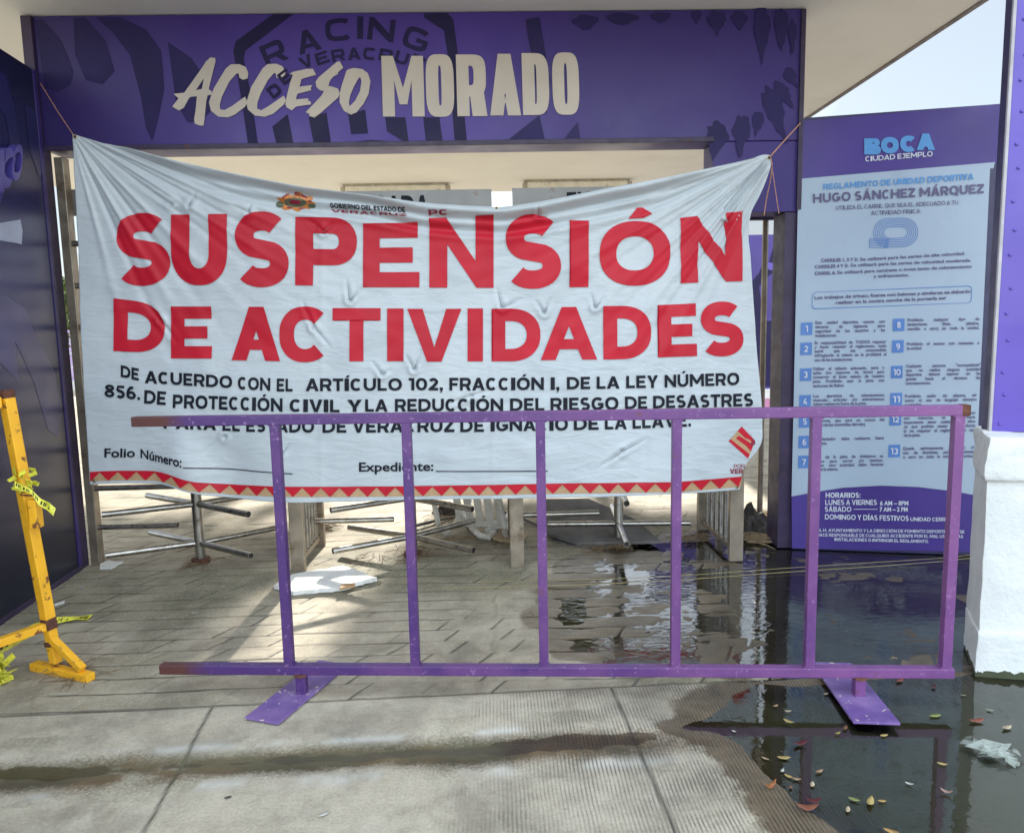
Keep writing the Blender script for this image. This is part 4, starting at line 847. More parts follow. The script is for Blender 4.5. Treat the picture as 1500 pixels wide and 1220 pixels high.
# ------------------------------------------------------------------ purple crowd barrier
B0 = Vector((-.8928, 3.0054, 0)); B1 = Vector((1.8104, 2.7866, 0)); bd = (B1-B0); bl = bd.length; bu = bd.normalized(); bn = Vector((bu.y, -bu.x, 0))
br = empty('crowd_barrier', (B0+B1)/2, 'long purple steel crowd barrier with worn paint and flat plate feet', 'barrier')
tb = .041; zt, zb = 1.215, .103
def bp_(s_, z): return B0+bd*s_+Vector((0, 0, z))
MB().bar(bp_(-.2199, zt-tb/2), bp_(1.0128, zt-tb/2), tb, tb).build('top_rail', MAT['barrier'], br, .004)
MB().bar(bp_(-.208, zb+tb/2), bp_(1.0115, zb+tb/2), tb, tb).build('bottom_rail', MAT['barrier'], br, .004)
for i in range(6):
    s_ = i/5; MB().bar(bp_(s_, zb+tb-.002), bp_(s_, zt-tb+.002), tb-.003, tb-.003, up=bu).build('post', MAT['barrier'], br, .003)
    for z in (zb+tb, zt-tb):
        for sx_ in (-1, 1):
            q = bp_(s_, z)+bu*sx_*(tb/2-.002); MB().bar(q-bn*.019, q+bn*.019, .013, .010).build('weld_bead', MAT['barrier'], br, .002)
for s_, f0, f1, wd in ((.018, on_z(383, 1060), on_z(478, 983), .16), (.875, on_z(1284, 1068), on_z(1234, 998), .172)):
    f0 = Vector((f0.x, f0.y, .012)); f1 = Vector((f1.x, f1.y, .012)); dd = (f1-f0).normalized(); f1 = f0+dd*.53
    if s_ > .5: f0.z += .012
    ft = MB().bar(f0, f1, wd, .010).build('foot_plate', MAT['foot'], br, .002)
    c = bp_(s_, 0); MB().bar(Vector((c.x, c.y, .017)), Vector((c.x, c.y, zb+.002)), tb, tb, up=bu).build('stub_leg', MAT['barrier'], br, .003)
    MB().tube([Vector((c.x, c.y, zb-.006)), Vector((c.x, c.y, zb+.004))], [.034, .03], 8).build('rusty_joint', MAT['rust'], br, smooth=True)
MB().bar(bp_(1.0128, zt-tb/2)-bu*.03, bp_(1.0128, zt-tb/2)+bu*.002, tb+.003, tb+.003).build('rusty_end', MAT['rust'], br, .004)

# ------------------------------------------------------------------ yellow barrier and its caution tape
yb = empty('yellow_barrier', on_z(90, 985), 'leaning yellow steel barrier end with rusty welds and caution tape', 'barrier')
q0, q1 = on_z(50, 980), on_z(134, 998); fd = (q1-q0).normalized(); rd = Vector((-fd.y*-1, -abs(fd.x), 0)).normalized(); rd = Vector((-.52, -.85, 0))
base = on_z(84, 985); ty = base.y
top = on_y(8, 572, ty-.02); mid = on_y(72, 915, ty)
MB().bar(q0+Vector((0, 0, .020)), q1+Vector((0, 0, .020)), .046, .036).build('foot', MAT['yellow'], yb, .005)
MB().bar(base+Vector((0, 0, .05)), mid, .042, .04, up=fd).build('lower_post', MAT['yellow'], yb, .004)
MB().bar(mid-(top-mid).normalized()*.015, top, .048, .046, up=fd).build('post', MAT['yellow'], yb, .005)
MB().bar(mid+Vector((.02, -.02, -.06)), q1+Vector((-.045, .02, .05)), .032, .032, up=fd).build('brace', MAT['yellow'], yb, .004)
MB().bar(top-(top-mid).normalized()*.035, top+(top-mid).normalized()*.003, .050, .048, up=fd).build('rusty_cap', MAT['rust'], yb, .005)
MB().bar(mid-(top-mid).normalized()*.02, mid+(top-mid).normalized()*.035, .051, .049, up=fd).build('rusty_joint', MAT['rust'], yb, .006)
MB().bar(mid+Vector((.0, .0, -.075)), mid+Vector((.004, 0, -.1)), .046, .043, up=fd).build('rusty_joint', MAT['rust'], yb, .006)
MB().bar(mid+rd*.02, mid+rd*1.3+Vector((0, 0, -.01)), .04, .036).build('low_rail', MAT['yellow'], yb, .004)
MB().bar(top-Vector((0, 0, .05))+rd*.03, top-Vector((0, 0, .05))+rd*1.3, .05, .05).build('top_rail', MAT['yellow'], yb, .004)
e_ = mid+rd*1.3; MB().bar(Vector((e_.x, e_.y, .05)), Vector((e_.x-.06, e_.y, 1.3)), .05, .05, up=fd).build('post', MAT['yellow'], yb, .004)
MB().bar(Vector((e_.x, e_.y, .028))-fd*.25, Vector((e_.x, e_.y, .028))+fd*.25, .055, .052).build('foot', MAT['yellow'], yb, .005)
pk = on_y(45, 752, ty-.035); MB().box(pk+Vector((.022, 0, 0)), (.035, .05, .13)).build('lug', MAT['yellow'], yb, .004)
def ribbon(name, pts, wd, mt, label, cat, twist=0, seed=0, marks=True, parent=None):
    r_ = random.Random(seed); n = len(pts); L1 = []; L2 = []
    for i, (p, u) in enumerate(pts):
        a = Vector(u).normalized()*wd/2; j = Vector((r_.uniform(-1, 1), r_.uniform(-1, 1), r_.uniform(-1, 1)))*.004; L1.append(Vector(p)+a+j); L2.append(Vector(p)-a-j)
    vs = L1+L2; fs = [(i, i+1, n+i+1, n+i) for i in range(n-1)]
    o = MB().add(vs, fs).build(name, mt, parent, fix=False)
    sol = o.modifiers.new('thickness', 'SOLIDIFY'); sol.thickness = .0012
    if label: tag(o, label, cat)
    if marks:
        mk = MB()
        for i in range(n-1):
            for (u0, u1) in ((.15, .32), (.5, .62), (.7, .8)):
                A = lambda u, v_: (L1[i].lerp(L1[i+1], u)).lerp(L2[i].lerp(L2[i+1], u), v_)
                nn = (L1[i+1]-L1[i]).cross(L2[i]-L1[i]).normalized()*.0022
                if nn.y > 0: nn = -nn
                mk.add([A(u0, .25)+nn, A(u1, .25)+nn, A(u1, .75)+nn, A(u0, .75)+nn], [(0, 1, 2, 3)])
                mk.add([A(u0+.05, .3)-nn, A(u1, .3)-nn, A(u1, .7)-nn, A(u0, .7)-nn], [(0, 1, 2, 3)])
        mk.build('black_marking', MAT['black_ink'], o, fix=False)
    return o
yv = ty-.06
def ry(x, y, Y=None): return on_y(x, y, Y or yv)
ribbon('caution_tape', [(ry(22, 709), (0, .3, 1)), (ry(32, 714), (.2, 0, 1)), (ry(46, 720), (0, 0, 1)), (ry(58, 735), (.4, 0, 1)), (ry(70, 741), (.3, .1, 1)), (ry(80, 750), (.4, .3, .8))], .03, MAT['tape'], 'torn strip of yellow caution tape hanging from the yellow post', 'tape', seed=3)
mb = MB()
for k in range(20):
    a = random.uniform(0, 6.28); c = ry(36+random.gauss(0, 9), 704+random.gauss(0, 8), ty-.045-random.random()*.02); d = Vector((math.cos(a)*.016, random.uniform(-.014, .008), math.sin(a)*.016)); q = Vector((-d.z, .01, d.x))*.55
    mb.add([c-d-q, c+d-q*.6, c+d+q, c-d*.7+q], [(0, 1, 2, 3)])
o = mb.build('tape_knot', MAT['tape'], None, fix=False); o.modifiers.new('thickness', 'SOLIDIFY').thickness = .002
tag(o, 'crumpled knot of yellow caution tape tied round the yellow post', 'tape')
MB().tube([ry(24, 716, ty-.035), ry(36, 720, ty-.04), ry(48, 718, ty-.035), ry(47, 726, ty-.034), ry(30, 725, ty-.04)], .004, 6).build('binding_wire', MAT['rust'], yb)
ribbon('caution_tape', [(on_z(-25, 962, .24), (0, 0, 1)), (on_z(20, 938, .18), (0, .2, 1)), (on_z(50, 921, .10), (0, .5, .8)), (on_z(72, 910, .05), (0, .8, .6)), (on_z(95, 907, .02), (0, 1, .3)), (on_z(115, 905, .012), (0, 1, .1)), (on_z(132, 904, .014), (.1, 1, .1))], .05, MAT['tape'], 'yellow caution tape trailing on the ground behind the yellow barrier', 'tape', seed=5)
mb = MB(); c0 = on_z(0, 985, .05)
for k in range(110):
    c = c0+Vector((random.gauss(-.04, .035), random.gauss(0, .03), random.uniform(-.045, .05))); d = Vector((random.gauss(0, .014), random.gauss(0, .014), random.gauss(0, .012))); q = Vector((random.gauss(0, .012), random.gauss(0, .01), random.gauss(0, .014)))
    mb.add([c-d-q, c+d-q, c+d+q, c-d+q], [(0, 1, 2, 3)])
o = mb.build('tape_heap', MAT['tape'], None, fix=False); o.modifiers.new('thickness', 'SOLIDIFY').thickness = .002
tag(o, 'crumpled heap of yellow and black tape on the ground at the left edge', 'tape')
# ------------------------------------------------------------------ the cloth banner
YB = 4.50
def cm(pts):                                   # smooth curve y(x) / x(y) through control points
    pts = np.array(pts, float); return pts
def cub(xs, ys, q):
    xs = np.array(xs, float); ys = np.array(ys, float); m_ = np.gradient(ys, xs); q = np.clip(q, xs[0], xs[-1])
    i = np.clip(np.searchsorted(xs, q)-1, 0, len(xs)-2); h = xs[i+1]-xs[i]; t_ = (q-xs[i])/h
    return (2*t_**3-3*t_**2+1)*ys[i]+(t_**3-2*t_**2+t_)*h*m_[i]+(-2*t_**3+3*t_**2)*ys[i+1]+(t_**3-t_**2)*h*m_[i+1]
TOP = np.array([(107,197),(150,210),(200,222),(250,236),(300,248),(350,259),(400,269),(450,278),(500,284.5),(550,291),(600,298),(650,302.5),(700,305.5),(735,306.5),(770,302),(800,297),(850,287),(900,277),(950,268),(1000,257.5),(1050,245),(1100,232.5),(1122,227),(1130,228)], float)
BOT = np.array([(133,709),(165,707.5),(197,707),(243,709),(283,719),(333,728),(393,733.5),(500,733),(600,730.5),(780,728.5),(900,725.5),(983,722),(1040,719.5),(1082,716)], float)
LFT = np.array([(107,197),(110,260),(113,340),(118,450),(124,560),(128.5,640),(133,709)], float)
RGT = np.array([(1130,228),(1125,255),(1113,285),(1101,310),(1096.5,335),(1099,380),(1104,450),(1109,520),(1114,590),(1115.5,620),(1112,652),(1107,660),(1092,678),(1085,692),(1083.5,704),(1082,716)], float)
def top_y(x): return cub(TOP[:, 0], TOP[:, 1], x)
NU, NV = 640, 360
uu = np.linspace(0, 1, NU); vv = np.linspace(0, 1, NV)
tx = 107+(1130-107)*uu; bx = 133+(1082-133)*uu
T_ = np.stack([tx, cub(TOP[:, 0], TOP[:, 1], tx)], -1); B_ = np.stack([bx, cub(BOT[:, 0], BOT[:, 1], bx)], -1)
def sidec(c):
    yy = c[0, 1]+(c[-1, 1]-c[0, 1])*vv; return np.stack([np.interp(yy, c[:, 1], c[:, 0]) if c is LFT else cub(c[:, 1], c[:, 0], yy), yy], -1)
L_c, R_c = sidec(LFT), sidec(RGT)
U, V_ = np.meshgrid(uu, vv)
PX = (1-V_)[..., None]*T_[None]+V_[..., None]*B_[None]+(1-U)[..., None]*L_c[:, None]+U[..., None]*R_c[:, None]
PX -= (1-U)[..., None]*((1-V_)[..., None]*T_[0]+V_[..., None]*B_[0])+U[..., None]*((1-V_)[..., None]*T_[-1]+V_[..., None]*B_[-1])
DENTS = [(278,302,-28,-18,10,-22),(365,312,-30,-14,3,-14),(474,340,-26,-20,16,-14),(513,440,-6,-34,22,-24),(735,450,-8,-30,34,-14),(797,458,-14,-20,12,-24),(872,450,-7,-22,16,-18),(607,541,-14,-24,10,-30),
         (788,316,-1,-12,22,6),(413,665,14,-16,-4,6),(560,548,-16,-20,14,-8),(250,300,-60,-40,14,-4),(690,580,30,-10,-40,14),(910,660,40,-20,-36,26),(330,640,50,-34,-30,22),(235,470,-24,-30,26,34),(460,480,-18,-40,26,30)]
def seg(x, y, ax, ay, bx_, by_):
    ex, ey = bx_-ax, by_-ay; t_ = np.clip(((x-ax)*ex+(y-ay)*ey)/(ex*ex+ey*ey), 0, 1); return np.hypot(x-ax-t_*ex, y-ay-t_*ey), t_
def depth(x, y):
    x = np.asarray(x, float); y = np.asarray(y, float); D = np.zeros_like(x)
    r = np.hypot(x-104, y-192); a = np.degrees(np.arctan2(y-192, x-104))
    for an, amp, wd in ((17.5,.012,1.0),(21,-.012,1.1),(24.5,.014,1.2),(28.5,-.012,1.2),(32.5,.012,1.3),(37,-.009,1.6),(46,.012,2.2),(53,-.012,2.3),(60,.014,2.4),(66,-.012,2.2),(75,.008,2.4)):
        D += amp*1.05*np.exp(-((a-an)/(wd*.68))**2)*np.clip(r/110, 0, 1)*np.exp(-np.clip(r-150, 0, None)/150)
    r = np.hypot(1133-x, y-224); a = np.degrees(np.arctan2(y-224, 1133-x))
    for an, amp, wd in ((10,.010,1.3),(14.5,-.014,1.4),(19,.015,1.5),(24,-.016,1.6),(29.5,.016,1.7),(35,-.015,1.8),(41,.017,1.8),(46,-.014,1.6),(51,.02,1.8),(56,-.024,1.7),(61,.026,1.9),(68,-.014,2.4)):
        D += amp*.95*np.exp(-((a-an)/(wd*.7))**2)*np.clip(r/80, 0, 1)*np.exp(-np.clip(r-120, 0, None)/170)
    d = y-top_y(x)+9*(vnoise(x, y*0, 130, 5)-.5); win = sm(230, 400, x)*sm(1040, 900, x)
    for dd, amp, wd in ((3,.020,6),(13,-.012,4.5),(21,.016,5),(31,-.010,5),(40,.009,6)):
        D += win*amp*np.exp(-((d-dd)/wd)**2)
    wtop = sm(115, 260, x)*sm(1120, 1000, x); lim = 9+11*np.clip(1-np.abs(x-600)/480, 0, 1); D += wtop*.075*sm(1., 0., np.clip(d, 0, None)/(lim*1.5))
    ds, t_ = seg(x, y, 1127, 231, 1066, 306); sdn = (x-1127)*.776+(y-231)*.631; D += np.clip(t_*6, 0, 1)*(-.05*np.exp(-((ds)/3.6)**2)*(sdn < 1e9)+.03*np.exp(-((sdn-7)/5)**2)*(ds < 18))
    D += .040*np.exp(-((x-262-.25*(y-650))/34)**2)*sm(560, 700, y)-.030*np.exp(-((x-330-.2*(y-650))/40)**2)*sm(590, 720, y)
    D += .0025*np.exp(-((x-722)/5)**2)+.0022*np.exp(-((x-472)/5)**2)+.002*np.exp(-((y-452)/5)**2)-.0016*np.exp(-((x-945)/6)**2)
    for cx, cy, ax, ay, bx_, by_ in DENTS:
        for qx, qy in ((ax, ay), (bx_, by_)):
            ds, t_ = seg(x, y, cx, cy, cx+qx, cy+qy); D += -.0085*np.exp(-(ds/2.3)**2)*(1-t_)**.6+.006*np.exp(-((ds-6)/4)**2)*(1-t_)
    D += .045*(fbm(x, y, 240, 14, 2)-.5)+.018*(fbm(x+.6*y, y*.6, 75, 15, 2)-.5)+.010*(fbm(x*.7+y*.7, y-x*.5, 34, 18, 2)-.5)
    D += .02*sm(420, 720, y)+.02*np.exp(-((x-1115)/22)**2)*sm(520, 300, y)
    return D
def bpt(x, y, lift=0.):
    x = np.asarray(x, float); y = np.asarray(y, float)
    d = cf[None]+cr[None]*((x-750)/F)[:, None]-cu[None]*((y-610)/F)[:, None]; k = YB/d[:, 1]
    return np.stack([d[:, 0]*k, np.full_like(x, YB)-depth(x, y)-lift, CAMH+d[:, 2]*k], -1)
ban = empty('suspension_banner', on_y(600, 730, YB), 'large wrinkled white banner with red SUSPENSIÓN lettering tied across the entrance', 'banner')
pts = bpt(PX[..., 0].ravel(), PX[..., 1].ravel())
idx = np.arange(NU*NV).reshape(NV, NU); fs = np.stack([idx[:-1, :-1], idx[1:, :-1], idx[1:, 1:], idx[:-1, 1:]], -1).reshape(-1, 4)
me = bpy.data.meshes.new('cloth'); me.from_pydata(pts.tolist(), [], fs.tolist()); me.polygons.foreach_set('use_smooth', [True]*len(me.polygons)); me.materials.append(MAT['banner'])
cloth = bpy.data.objects.new('cloth', me); COL.objects.link(cloth); cloth.parent = ban; cloth.matrix_parent_inverse = PINV(ban)
sol = cloth.modifiers.new('thickness', 'SOLIDIFY'); sol.thickness = .0012; sol.offset = 1 if False else -1
class BPrint(Print):
    def __init__(s, lift=.0062, step=.0005, cell=3): Print.__init__(s, lambda x, y, l: (x, y, l), lift, step); s.cell = cell
    def build(s, name, m, parent):
        bm = bmesh.new(); vs = [bm.verts.new(p) for p in s.mb.v]
        for f in s.mb.f:
            try: bm.faces.new([vs[i] for i in f])
            except ValueError: pass
        bmesh.ops.remove_doubles(bm, verts=bm.verts, dist=1e-5)
        xs = [v.co.x for v in bm.verts]; ys = [v.co.y for v in bm.verts]
        for ax, lo, hi in ((0, min(xs), max(xs)), (1, min(ys), max(ys))):
            q = math.floor(lo/s.cell)*s.cell+s.cell
            while q < hi:
                no = (1, 0, 0) if ax == 0 else (0, 1, 0); co = (q, 0, 0) if ax == 0 else (0, q, 0)
                bmesh.ops.bisect_plane(bm, geom=bm.verts[:]+bm.edges[:]+bm.faces[:], plane_co=co, plane_no=no); q += s.cell
        me = bpy.data.meshes.new(name); bm.to_mesh(me); bm.free()
        co = np.zeros(len(me.vertices)*3); me.vertices.foreach_get('co', co); co = co.reshape(-1, 3)
        p = bpt(co[:, 0], co[:, 1]); p[:, 1] -= co[:, 2]; me.vertices.foreach_set('co', p.astype(np.float32).ravel()); me.update()
        me.polygons.foreach_set('use_smooth', [True]*len(me.polygons)); me.materials.append(m)
        o = bpy.data.objects.new(name, me); COL.objects.link(o); o.parent = parent; o.matrix_parent_inverse = PINV(parent); return o
P = BPrint()
ST = .262
for ch, x0, x1, t0, b0, t1, b1 in (('S',169,250,314,419,313,417),('U',251.5,333.5,315,418,314,418),('S',343.5,424,312,420,311,420),('P',433,523,318,418,320,419.5),('E',532,614.5,328,421,326,421),('N',629,723,321,421.5,318,422),
        ('S',739,822,317,423,317,422),('I',834,862,323,421,324,420.5),('O',878,982,325,419.5,323,418),('N',997,1087,319,415,310,412),
        ('D',167.5,241,437,514,446,518),('E',250.5,311,449,525,449,525),('A',340,411.5,449.5,527.5,449.5,529),('C',410,486,449,530.5,449,530.5),('T',488,558,451.5,529,451.5,529),('I',567.5,591.5,452,529,452,529),
        ('V',597,676,452.5,529.5,452.5,529.5),('I',685,707.5,452,529,452,529),('D',720,791.5,452.5,529,452,529),('A',792,874.5,450,527.5,449.5,526.5),('D',883.5,954,448.5,526.5,447.5,525.5),('E',963,1020.5,447,523.5,444.5,521.5),('S',1025,1088.5,443,522,442,520.5)):
    P.letter(ch, x0, x1, t0, b0, ST if ch not in 'AV' else .25, t1=t1, b1=b1)
P.poly([(920.5, 321), (933, 304.5), (942, 304), (955, 313.5), (943, 319.5)], 3)
P.build('red_lettering', MAT['red_ink'], ban)
R_ = lambda s_: text_run(s_, .235, .12)
def words(lst):
    for wd, x0, x1, t0, b0, t1, b1 in lst:
        P = BPrint(cell=9); P.word(R_(wd), x0, x1, t0, b0, t1, b1); P.build('printed_word', MAT['black_ink'], ban)
LINES = [('DE',178,204.5,534.5,552,540,557.5),('ACUERDO',213,341.5,543,561,550.5,568.5),('CON',350,397.5,551.5,570,553.5,572),('EL',407,430,554,573,554.5,573),('ARTÍCULO',449,589,554,572.5,554,572),('102,',599,649,553.5,571.5,553.5,571.5),
       ('FRACCIÓN',658.5,796.5,553,571.5,552.5,571),('I,',806.5,819,552.5,571,552.5,571),('DE',830,864,552,570,551.5,569.5),('LA',873.5,907.5,551.5,569.5,551,569),('LEY',917,963.5,550.5,568.5,549.5,568),('NÚMERO',973,1081.5,549,567.5,545.5,563.5),
       ('856.',155,207,562.5,581,567,586),('DE',213,245,571,590.5,573.5,593),('PROTECCIÓN',255,415.5,577.5,597,583,602.5),('CIVIL',426,498.5,584,602.5,585,603.5),('Y',509.5,531,585,603,585,603),('LA',535.5,568.5,584.5,602.5,584.5,602.5),
       ('REDUCCIÓN',579,737,584,602.5,583,601.5),('DEL',747,797,583,601.5,582.5,601),('RIESGO',806,905.5,582.5,601,581,600),('DE',915,947.5,580.5,599,580,598.5),('DESASTRES',956,1101,579.5,598,575.5,594.5),
       ('PARA',243,318.5,608.5,626.5,611.5,629.5),('EL',328,353.5,612,630,613,631),('ESTADO',363,461.5,613,631.5,614.5,633),('DE',474,508.5,614.5,633,614.5,633),('VERACRUZ',517,666,614.5,633,613,632),('DE',674.5,709,613,632,613,631.5),
       ('IGNACIO',718.5,831.5,612.5,631,611.5,630),('DE',840,876.5,611,629.5,610.5,629),('LA',885.5,917.5,610,628.5,609.5,628),('LLAVE.',926,1011,609,627.5,605,624)]
words(LINES[:12]); words(LINES[12:23]); words(LINES[23:])
LR = lambda s_: lower_run(s_, .022)
def field(ws_, rule):
    P = BPrint(cell=9)
    for q in ws_: P.word(LR(q[0]), *q[1:])
    (xa, ya), (xb, yb_) = rule; P.poly([(xa, ya-.7), (xb, yb_-.7), (xb, yb_+.7), (xa, ya+.7)]); P.build('blank_field', MAT['black_ink'], ban)
field((('Folio', 155, 200, 656.5, 669, 656, 668.5), ('Número:', 208, 271.5, 657, 669.5, 668.5, 682)), ((273.5, 682.5), (431, 692.3)))
field((('Expediente:', 527, 635.5, 676.5, 689, 675.5, 688),), ((639, 689), (802, 688.8)))
P = BPrint(cell=9); P.word(R_('GOBIERNO DEL ESTADO DE'), 484.5, 595, 298.5, 305, 306.5, 313); P.build('office_line', MAT['black_ink'], ban)
MAT['crease'] = M('dark_crease_line', (.16, .17, .19), .7)
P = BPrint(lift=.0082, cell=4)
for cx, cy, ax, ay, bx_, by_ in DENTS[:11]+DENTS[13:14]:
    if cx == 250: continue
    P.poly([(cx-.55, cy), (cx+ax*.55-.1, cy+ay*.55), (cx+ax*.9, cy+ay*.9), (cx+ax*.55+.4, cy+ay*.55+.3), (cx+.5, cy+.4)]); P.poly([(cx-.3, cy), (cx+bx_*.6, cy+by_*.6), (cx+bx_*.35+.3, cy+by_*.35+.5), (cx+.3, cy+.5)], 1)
P.build('crease_lines', MAT['crease'], ban)  # thin dark grey strips drawn along the modelled dents
P = BPrint(cell=9)
P.word(R_('VERACRUZ'), 485, 597, 306.5, 310.5, 315, 318.3); P.word(R_('PC'), 629, 656, 311, 317.5, 311, 317.2)
P.word(text_run('POR', .16, .08), 1073, 1089, 678.8, 684.2); P.word(text_run('VER', .26, .1), 1067, 1086.3, 685.3, 692.3)
P.build('dark_red_lettering', MAT['darkred_ink'], ban)
BT = np.array([(133,692),(160,690.5),(197,690),(240,692),(265,698.5),(287,704.5),(310,707.8),(333,710),(393,712),(500,712.5),(660,711),(780,709),(833,708),(920,706.5),(1000,705),(1040,702),(1090,697.5)], float)
by = lambda x: float(cub(BT[:, 0], BT[:, 1], np.array([x]))[0]); bh = lambda x: 13.5 if x > 330 else 12.5
P = BPrint(cell=9); Q = BPrint(cell=9, lift=.0026)
xr = lambda x: min(x, 1084.5)
x = 121.
while x < 1084:
    a, m_, e = max(x, 133.8), x+13.5, xr(x+27)
    if m_ < 1084 and m_ > 133: P.poly([(a, by(a)), (m_, by(m_)), (e, by(e)), (xr(m_), by(m_)+bh(m_))])
    x += 27
xs_ = np.linspace(133.8, 1084.3, 90); Q.poly([(q, by(q)) for q in xs_]+[(q, by(q)+bh(q)) for q in xs_[::-1]])
P.poly([(q, by(q)-1.6) for q in xs_]+[(q, by(q)+.2) for q in xs_[::-1]], 1)
P.build('red_zigzag', MAT['red_ink'], ban); Q.build('tan_border', MAT['tan_ink'], ban)
# crest and diamond marks
P = BPrint(lift=.0024, cell=9); n = 44
P.poly([(433.5+(27+3.5*math.sin(9*th))*math.cos(th), 297+(11.5+2.2*math.sin(9*th+1))*math.sin(th)) for th in np.linspace(0, 2*math.pi, n, endpoint=False)]); P.build('crest_ground', MAT['orange_ink'], ban)
P = BPrint(lift=.0030, cell=9)
P.poly(blob(433, 297.5, 17, 6.3)); P.poly(blob(410, 300, 6, 4.5), 1); P.poly(blob(457, 302, 6, 3.2), 1); P.build('crest_field', MAT['green_ink'], ban)
P = BPrint(lift=.0036, cell=9)
for q in (blob(420, 288, 6, 1.3, -30), blob(437, 285.5, 4, 2.2), blob(447, 289, 5, 1.4, 25), blob(433, 297, 9, 3), blob(424, 304.5, 4, 1.2), blob(441, 305, 4.5, 1.2), blob(455, 296, 3, 1.2)): P.poly(q)
P.build('crest_detail', MAT['darkred_ink'], ban)
P = BPrint(lift=.0024, cell=9); P.poly([(1065.6, 645.3), (1085, 624), (1104.5, 645), (1094, 670.5)]); P.build('diamond_ground', MAT['tan_ink'], ban)
P = BPrint(lift=.0030, cell=9)
for i, q in enumerate(([(1065.6, 645.3), (1068.5, 642.2), (1096.6, 664.5), (1094, 670.5)], [(1079, 630.5), (1085, 624), (1104.5, 645), (1102.5, 650), (1096, 643), (1090, 641)], [(1076, 641), (1081, 637.5), (1096, 647), (1101, 653), (1098, 660), (1091, 652)])): P.poly(q, i)
P.build('diamond_stripes', MAT['red_ink'], ban)
P = BPrint(lift=.0044, cell=9); P.poly([(1097, 632), (1100, 640), (1104.3, 644.5), (1104.5, 649), (1100, 653), (1096, 649), (1101, 645)]); P.build('diamond_accent', MAT['darkred_ink'], ban)
def torus_mb(mb, c, R, r, n=18, k=8):
    c = Vector(c); base = len(mb.v)
    for i in range(n):
        a = 2*math.pi*i/n
        for j in range(k):
            b_ = 2*math.pi*j/k; q = R+r*math.cos(b_); mb.v.append((c.x+q*math.cos(a), c.y-r*math.sin(b_)*.6, c.z+q*math.sin(a)))
    for i in range(n):
        for j in range(k): mb.f.append((base+i*k+j, base+((i+1) % n)*k+j, base+((i+1) % n)*k+(j+1) % k, base+i*k+(j+1) % k))
for gx_, gy_ in ((111, 201), (1126.5, 231.5), (139.5, 703.5), (727, 309.5), (1078, 712)):
    p = bpt([gx_], [gy_], .0022)[0]; mb = MB(); torus_mb(mb, p, .010, .0028); o = mb.build('grommet', MAT['brass'], ban, smooth=True)
    MB().tube([Vector(p)+Vector((0, .001, 0)), Vector(p)+Vector((0, -.0003, 0))], .008, 14).build('grommet_hole', MAT['dark_hole'], o)
# cords
def cord(name, pts, r, label, group=None): return tag(MB().tube(pts, r, 8).build(name, MAT['rope'], None, smooth=True), label, 'cord', group)
bl_, br_ = Vector(bpt([110], [200], .004)[0]), Vector(bpt([1128], [229.5], .006)[0])
cord('cord', [bl_, on_y(84, 163, 4.66), on_y(59, 122, 4.80)], .0022, 'thin taut cord running up from the banner left corner to the header')
cord('cord', [br_, on_y(1150, 205, 4.66), on_y(1172, 181, 4.825)], .0035, 'pale orange cord pulled taut from the banner right corner to the header')
cord('cord', [br_, on_y(1131, 240, 4.52), on_y(1129, 262, 4.56), on_y(1123, 290, 4.60), on_y(1119, 316, 4.62)], .003, 'loose orange cord end hanging straight down at the banner right corner')
cord('cord', [br_+Vector((0, -.006, 0)), on_y(1131.5, 250, 4.51), on_y(1136, 280, 4.55), on_y(1141, 313, 4.58)], .0022, 'thinner orange cord end swinging to the right beneath the banner corner')

# ------------------------------------------------------------------ litter on the ground
def slab(name, px, th, z0, mt, label, cat, tilt=0, jag=0):
    q = [on_z(x, y, z0) for x, y in px]; pts = []
    for i, a in enumerate(q):
        b_ = q[(i+1) % len(q)]; n = max(1, int((b_-a).length/.03)) if jag else 1
        for k in range(n):
            p = a.lerp(b_, k/n); j = jag if k else jag*.3; pts.append(p+Vector((random.uniform(-j, j), random.uniform(-j, j), 0)))
    ys = [p.y for p in pts]; 
    for p in pts: p.z += tilt*(p.y-min(ys))
    return tag(MB().prism(pts, (0, 0, th)).build(name, mt, None, .002), label, cat)
slab('foam_tile', [(402, 864), (430, 872), (500, 866), (552, 853), (503, 838), (428, 850)], .026, .004, MAT['foam'], 'broken white ceiling tile lying on the pavers behind the barrier', 'tile', .05, .008)
slab('wood_chip', [(497, 864), (520, 860), (520, 856), (500, 858)], .012, .034, M('wood_chip', (.4, .24, .12), .7), 'small splinter of brown wood on the broken white tile', 'wood chip')
slab('foam_piece', [(146, 834), (163, 834), (180, 826), (160, 824), (148, 828)], .014, .003, MAT['foam'], 'small white foam scrap at the foot of the dark left panel', 'scrap', .03, .005)
slab('dark_board', [(800, 786), (846, 799), (968, 796), (930, 768), (862, 741), (800, 742)], .022, .02, MAT['board'], 'dark grey board lying tilted behind the puddle turnstile', 'board', .04)
slab('dark_board', [(806, 792), (838, 801), (900, 801), (880, 788)], .012, .004, MAT['board'], 'smaller black board sticking out beneath the tilted grey board', 'board')
slab('paper_strip', [(79, 885), (95, 880), (94.5, 883.5), (80, 888)], .004, .004, MAT['foam'], 'small white paper strip on the pavers right of the yellow post', 'paper')
